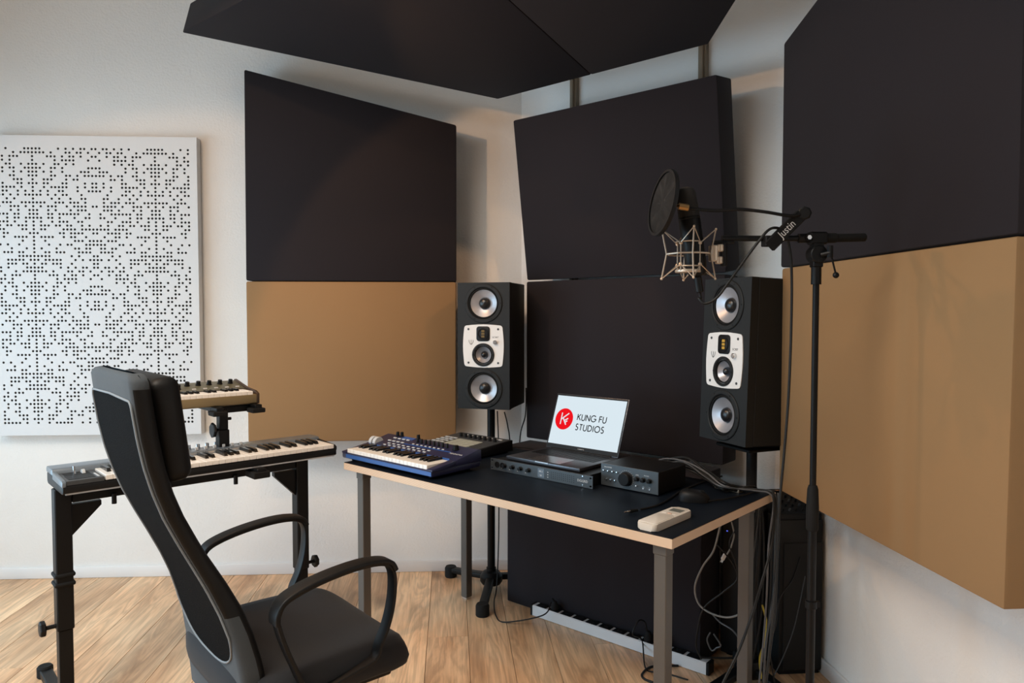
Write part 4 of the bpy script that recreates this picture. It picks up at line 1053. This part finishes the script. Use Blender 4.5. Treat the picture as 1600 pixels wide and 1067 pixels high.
cable([D(1148,830),D(1140,850),D(1150,880),D(1158,920),D(1168,950)],.0034,M_cabB,'black cable crossing behind the rear desk leg')
cable([D(1112,958),D(1125,972),D(1145,985),D(1160,1005),D(1170,1020)],.0034,M_cabS,'dark grey cable branching from the loop down to the floor')
cable([D(1110,988),D(1105,1000),D(1112,1016),D(1120,1012),D(1126,1008),D(1115,990)],.003,M_cabS,'small curl of dark grey cable near the floor under the desk')
cable([P(1095,1027,z=.06),P(1130,1028,z=.06),P(1160,1026,z=.07),P(1180,1018,z=.08)],.0040,M_cabB,'black cable running level from the end of the power strip')
cable([D(1191,945,-.05),D(1198,975,-.05),D(1194,1005,-.05),D(1187,1030,-.05),D(1190,1060,-.05)],.0034,M_cabY,'yellow cable hanging beside the rear desk leg')
cable([D(1172,822),D(1165,850),D(1166,890),D(1166,930)],.0026,M_cabY,'thin yellow cable under the desk left of the rear leg') if False else None
def E_(px,py,y=1.93): return P(px,py,y=y)
cable([E_(1208,768,2.26),E_(1210,800,2.2),E_(1206,850,2.1),E_(1190,910,2.05),E_(1175,960,2.0),E_(1155,1015,1.98),E_(1132,1062,1.95),E_(1115,1100,1.93),P(1095,1150,y=1.93)],.0040,M_cabB,'thick black cable falling from the desk corner across the rear leg to the floor')
cable([E_(1216,770,2.3),E_(1217,830,2.28),E_(1212,900,2.26),E_(1204,960,2.24),E_(1196,1010,2.2),P(1193,1085,y=2.2)],.0036,M_cabS,'dark grey cable falling straight from the desk corner')
cable([E_(1250,870,2.46),E_(1238,905,2.42),E_(1218,935,2.38),E_(1212,975,2.36),E_(1202,1010,2.34),E_(1206,1040,2.34),E_(1212,1075,2.34)],.003,M_cabB,'black cable curving down in front of the black cabinet')
cable([E_(1258,900,2.48),E_(1248,950,2.46),E_(1238,990,2.44),E_(1222,1030,2.42),E_(1208,1058,2.40)],.0018,M_cabS,'very thin cable slanting in front of the black cabinet')

# ------------------------------------------------------------------ black cabinet with gear in the corner
s=thing('equipment_cabinet','black equipment cabinet standing on the floor in the corner under the tan panel','cabinet',(1.215,2.56,0))
obj('body',B().prism([(0,0),(.166,0),(.166,.165),(.11,.21),(0,.21)],.012,.585,bev=.004),M_cab,s)
obj('front_board',B().box(.014,.164,-.006,0,.02,.50,.002,1),M_cab,s)
obj('base_plate',B().box(.006,.16,.006,.16,0,.0125),M_matte,s)
s=thing('patch_mixer','small black mixer with rows of tiny knobs on top of the black cabinet','mixer',(1.218,2.565,.5855))
obj('housing',B().prism([(0,0),(0,.022),(.17,.075),(.17,0)],0,.160,MZX,bev=.002),M_blk,s)
tm=math.atan2(.053,.17)
for r_ in range(5):
    for c_ in range(6):
        obj('knob',B().lathe([(.0042,0),(.0038,.010),(.0001,.0105)],10,T(.018+c_*.026,.02+r_*.030,.022+(.02+r_*.030)*.053/.17)@RX(tm)),[M_blk,M_dgrey,M_blk][(r_+c_)%3],s)
obj('label_plate',B().box(.05,.075,.150,.158,.0,.0015,M=T(0,0,.022)@T(0,0,.0)@RX(0) if False else T(0,0,.0715)),mat('orange_label',(.6,.25,.08),.5),s)
s=thing('effects_rack','low black gear stack with blinking blue light behind the desk legs','rack unit',(.985,2.56,0)) if False else None

s=thing('filler_box','made-up black box added to darken the gap behind the rear right desk leg','filler box',(0,0,0))  # made-up box with front and feet, added to darken the gap, no known device
Dt=diag(3.80)
obj('case',B().box(-1.19,-1.03,.002,.165,.012,.60,.004,1,M=Dt),M_matte,s)
obj('filler_front',B().box(-1.18,-1.04,-.003,.002,.03,.58,.002,1,M=Dt),M_blk,s)
obj('blue_light',B().box(-1.165,-1.160,-.0045,-.003,.50,.503,M=Dt),M_led,s)
for x in(-1.17,-1.06): obj('rubber_foot',B().box(x,x+.02,.02,.15,0,.0125,M=Dt),M_matte,s)
# ------------------------------------------------------------------ microphone stand
MX,MY=.915,1.75
s=thing('microphone_stand','black microphone stand with horizontal boom in front of the tan right panel','stand',(MX,MY,0))
obj('lower_tube',B().cyl((0,0,.20),(0,0,.82),.0108,n=20),M_blkm,s)
obj('upper_tube',B().cyl((0,0,.80),(0,0,1.47),.0080,n=20),M_blkm,s)
obj('clutch',B().lathe([(.013,.80),(.0155,.805),(.0155,.86),(.0135,.905),(.0105,.915),(.009,.916)],20),M_matte,s)
obj('collar',B().lathe([(.011,.598),(.0145,.600),(.0145,.618),(.011,.620)],20).box(.010,.022,-.005,.005,.602,.616),M_blkm,s)
obj('hub',B().cyl((0,0,.17),(0,0,.25),.022,n=20,bev=.003),M_matte,s)
for a in(-95,25,150):
    c_,s_=math.cos(math.radians(a)),math.sin(math.radians(a)); R0=.27 if a!=25 else .22
    lg=obj('leg',B().tube([(.018*c_,.018*s_,.225),(R0*c_,R0*s_,.012)],.0085,10),M_blkm,s); obj('rubber_foot',B().sphere((R0*c_,R0*s_,.0125),.0125,12),M_matte,lg)
obj('swivel_joint',B().lathe([(.0125,1.425),(.0125,1.468),(.009,1.47)],18).cyl((0,-.016,1.500),(0,.016,1.500),.022,n=24,bev=.002).box(-.013,.013,-.011,.011,1.468,1.500,.002,1).box(-.022,.024,-.014,.014,1.525,1.556,.004,1).box(-.013,.013,-.012,.012,1.50,1.53),M_blkm,s)
obj('locking_lever',B().cyl((.004,-.016,1.498),(.02,-.030,1.502),.006,n=10).cyl((.02,-.028,1.520),(.02,-.028,1.490),.007,n=10).cyl((.022,-.028,1.50),(.034,-.030,1.452),.0024,n=8).sphere((.035,-.030,1.447),.0078),M_blkm,s)
bz=1.541
obj('boom',B().cyl((-.245,0,bz-.003),(.06,0,bz),.0072,n=16),M_blkm,s)
obj('boom_grip',B().cyl((.022,0,bz),(.128,0,bz+.003),.0105,n=20,bev=.003).cyl((.02,0,bz),(.05,0,bz+.001),.0125,n=20,bev=.002),M_matte,s)
obj('boom_coupler',B().cyl((-.050,0,bz-.001),(-.018,0,bz),.0115,n=18,bev=.002).cyl((-.028,-.012,bz),(-.028,-.017,bz),.008,n=16),M_blkm,s)
obj('lock_nut',B().cyl((-.028,-.017,bz),(-.028,-.019,bz),.006,n=6),M_chrome,s)
# shock mount and microphone
ax0=Vector(P(1090,432,y=MY));ax1=Vector(P(1070,292,y=MY)); axd=(ax1-ax0).normalized()
MM=axd.to_track_quat('Z','Y').to_matrix().to_4x4()
s=thing('microphone','black large condenser microphone hanging upright in the wire cradle','microphone',tuple(ax0))
Lm=(ax1-ax0).length
obj('body',B().lathe([(.012,0),(.020,.004),(.0235,.012),(.0262,.03),(.0268,Lm*.62),(.0262,Lm*.64)],28,MM),M_blkm,s)
obj('ring',B().lathe([(.0264,Lm*.64),(.0274,Lm*.645),(.0274,Lm*.66),(.0262,Lm*.665)],28,MM),M_blk,s)
obj('grille',B().lathe([(.0260,Lm*.665),(.0255,Lm*.80),(.0235,Lm*.93),(.018,Lm*.975),(.008,Lm*.995),(.0001,Lm)],28,MM),M_grid,s)
obj('connector',B().cyl((0,0,0),axd*-.04,.0095,n=16,bev=.002),M_blk,s)
s=thing('shock_mount','nickel wire shock mount cradle at the left end of the boom','shock mount',tuple(P(1076,397,y=MY)))
rw=.0017
def ring(r,z,n=32,a=rw): return B().tube([(r*math.cos(2*PI*i/n),r*math.sin(2*PI*i/n),z) for i in range(n)],a,6,True)
az=[math.radians(x) for x in(172,262,352,82)]
R1,R2,H2=.066,.054,.061
obj('middle_ring',ring(R2,0,8,.0022),M_nick,s)
inn=[math.radians(x) for x in(217,307,37,127)]
for a in az:
    c_,s_=math.cos(a),math.sin(a)
    obj('outer_post',B().tube([(R1*c_,R1*s_,H2),(R2*c_,R2*s_,0),(R1*c_,R1*s_,-H2)],.0020,6).sphere((R1*c_,R1*s_,H2),.0034,8).sphere((R1*c_,R1*s_,-H2),.0034,8),M_nick,s)
obj('inner_ring',ring(.0315,.030),M_nick,s); obj('inner_ring',ring(.0315,-.030),M_nick,s)
obj('cup',B().lathe([(.0315,-.046),(.033,-.044),(.033,-.040),(.0315,-.038)],28),M_nick,s)
for a in inn:
    c_,s_=math.cos(a),math.sin(a); obj('inner_bar',B().tube([(.0325*c_,.0325*s_,.03),(.0325*c_,.0325*s_,-.042)],.0017,6).sphere((.033*c_,.033*s_,.026),.005,8).sphere((.033*c_,.033*s_,-.026),.005,8),M_nick,s)
    for b_ in az:
        if math.cos(a-b_)>.3:
            for sg in(1,-1): obj('cord',B().tube([(.034*c_,.034*s_,.026*sg),(R1*math.cos(b_),R1*math.sin(b_),H2*sg)],.0013,5),M_nick,s)
obj('swivel_mount',B().cyl((.056,0,.0),(.066,0,0),.008,n=12).cyl((.064,0,-.018),(.064,0,.022),.013,n=16,bev=.002).cyl((.078,-.004,.024),(.078,-.004,.006),.010,n=16,bev=.002).cyl((.076,-.004,-.006),(.076,-.004,-.024),.010,n=16,bev=.002),M_nick,s)
obj('swivel_knob',B().cyl((.088,-.003,.030),(.088,-.003,-.030),.0085,n=12,bev=.002).cyl((.06,0,.030),(.115,0,.030),.005,n=8),M_blk,s)
# pop filter
pc=P(1036,317,y=1.715); n=Vector((-.975,-.09,.17)).normalized()
PM=n.to_track_quat('Z','Y').to_matrix().to_4x4()
s=thing('pop_filter','round black pop filter left of the microphone on a thin gooseneck','pop filter',tuple(pc))
obj('mesh_disc',B().lathe([(.0001,.0012),(.076,.0012)],48,PM).lathe([(.076,-.0012),(.0001,-.0012)],48,PM),M_grid,s)
obj('rim',B().lathe([(.0745,-.005),(.0805,-.005),(.0815,0),(.0805,.005),(.0745,.005),(.0745,-.005)],56,PM),M_blk,s)
def rel(px,py,y=1.70): return Vector(P(px,py,y=y))-Vector(pc)
obj('clip',B().box(-.004,.004,-.004,.004,-.009,.009,.001,1,M=T(*rel(1056,305,1.705))),M_plate,s)
obj('coupling',B().cyl(rel(1048,321,1.71),rel(1062,322,1.69),.0035,n=10).cyl(rel(1060,322,1.692),rel(1076,325,1.69),.0085,n=14,bev=.001),M_chrome if False else mat('brass',(.40,.24,.10),.3,metal=.9),s)
obj('gooseneck',B().tube(catmull([rel(1074,325,1.69),rel(1090,327,1.69),rel(1120,329,1.70),rel(1155,327,1.70),rel(1195,331,1.70),rel(1232,337,1.71),rel(1250,335,1.715)],8),.0042,10),M_blkm,s)
ba=rel(1207,380,1.728);bb_=rel(1250,337,1.72); bd=(bb_-ba).normalized(); Zb=Vector((0,-1,0)); Yb=Zb.cross(bd).normalized(); Zb=bd.cross(Yb)
BM=Matrix(((bd.x,Yb.x,Zb.x,ba.x),(bd.y,Yb.y,Zb.y,ba.y),(bd.z,Yb.z,Zb.z,ba.z),(0,0,0,1)))
bl=(bb_-ba).length
obj('clamp_arm',B().box(-.012,bl+.004,-.0155,.0155,-.006,.006,.002,1,M=BM),M_matte,s)
text('brand_lettering','Justin',.027,M_print,s,BM@T(bl*.50,.001,.0062),.0002,sx=.82)
obj('clamp_jaw',B().box(-.018,.010,-.010,.020,-.014,.012,.002,1,M=T(*rel(1205,376,1.738))),M_blk,s)
obj('clamp_screw',B().cyl(Vector(rel(1257,333,1.708)),Vector(rel(1257,333,1.74)),.017,n=8,bev=.004),M_blk,s)
# microphone cable
yc=1.715
cable([ax0-axd*.036,ax0-axd*.055,P(1092,466,y=1.74),P(1102,474,y=1.73),P(1120,465,y=1.72),P(1142,436,y=yc),P(1168,400,y=yc),P(1186,376,y=yc-.01),P(1200,360,y=yc-.01),P(1212,356,y=yc),P(1224,362,y=1.76),P(1233,385,y=1.765),P(1237,430,y=1.765),P(1236,520,y=1.77),P(1232,620,y=1.77),P(1225,710,y=1.77),P(1218,790,y=1.77),P(1214,880,y=1.77),P(1210,960,y=1.77),P(1200,1040,y=1.77),P(1190,1150,y=1.77),P(1200,1240,y=1.77),(.82,1.72,.006),(.7,1.5,.006)],.0034,M_cabB,'black microphone cable sagging from the microphone and hanging down beside the stand')
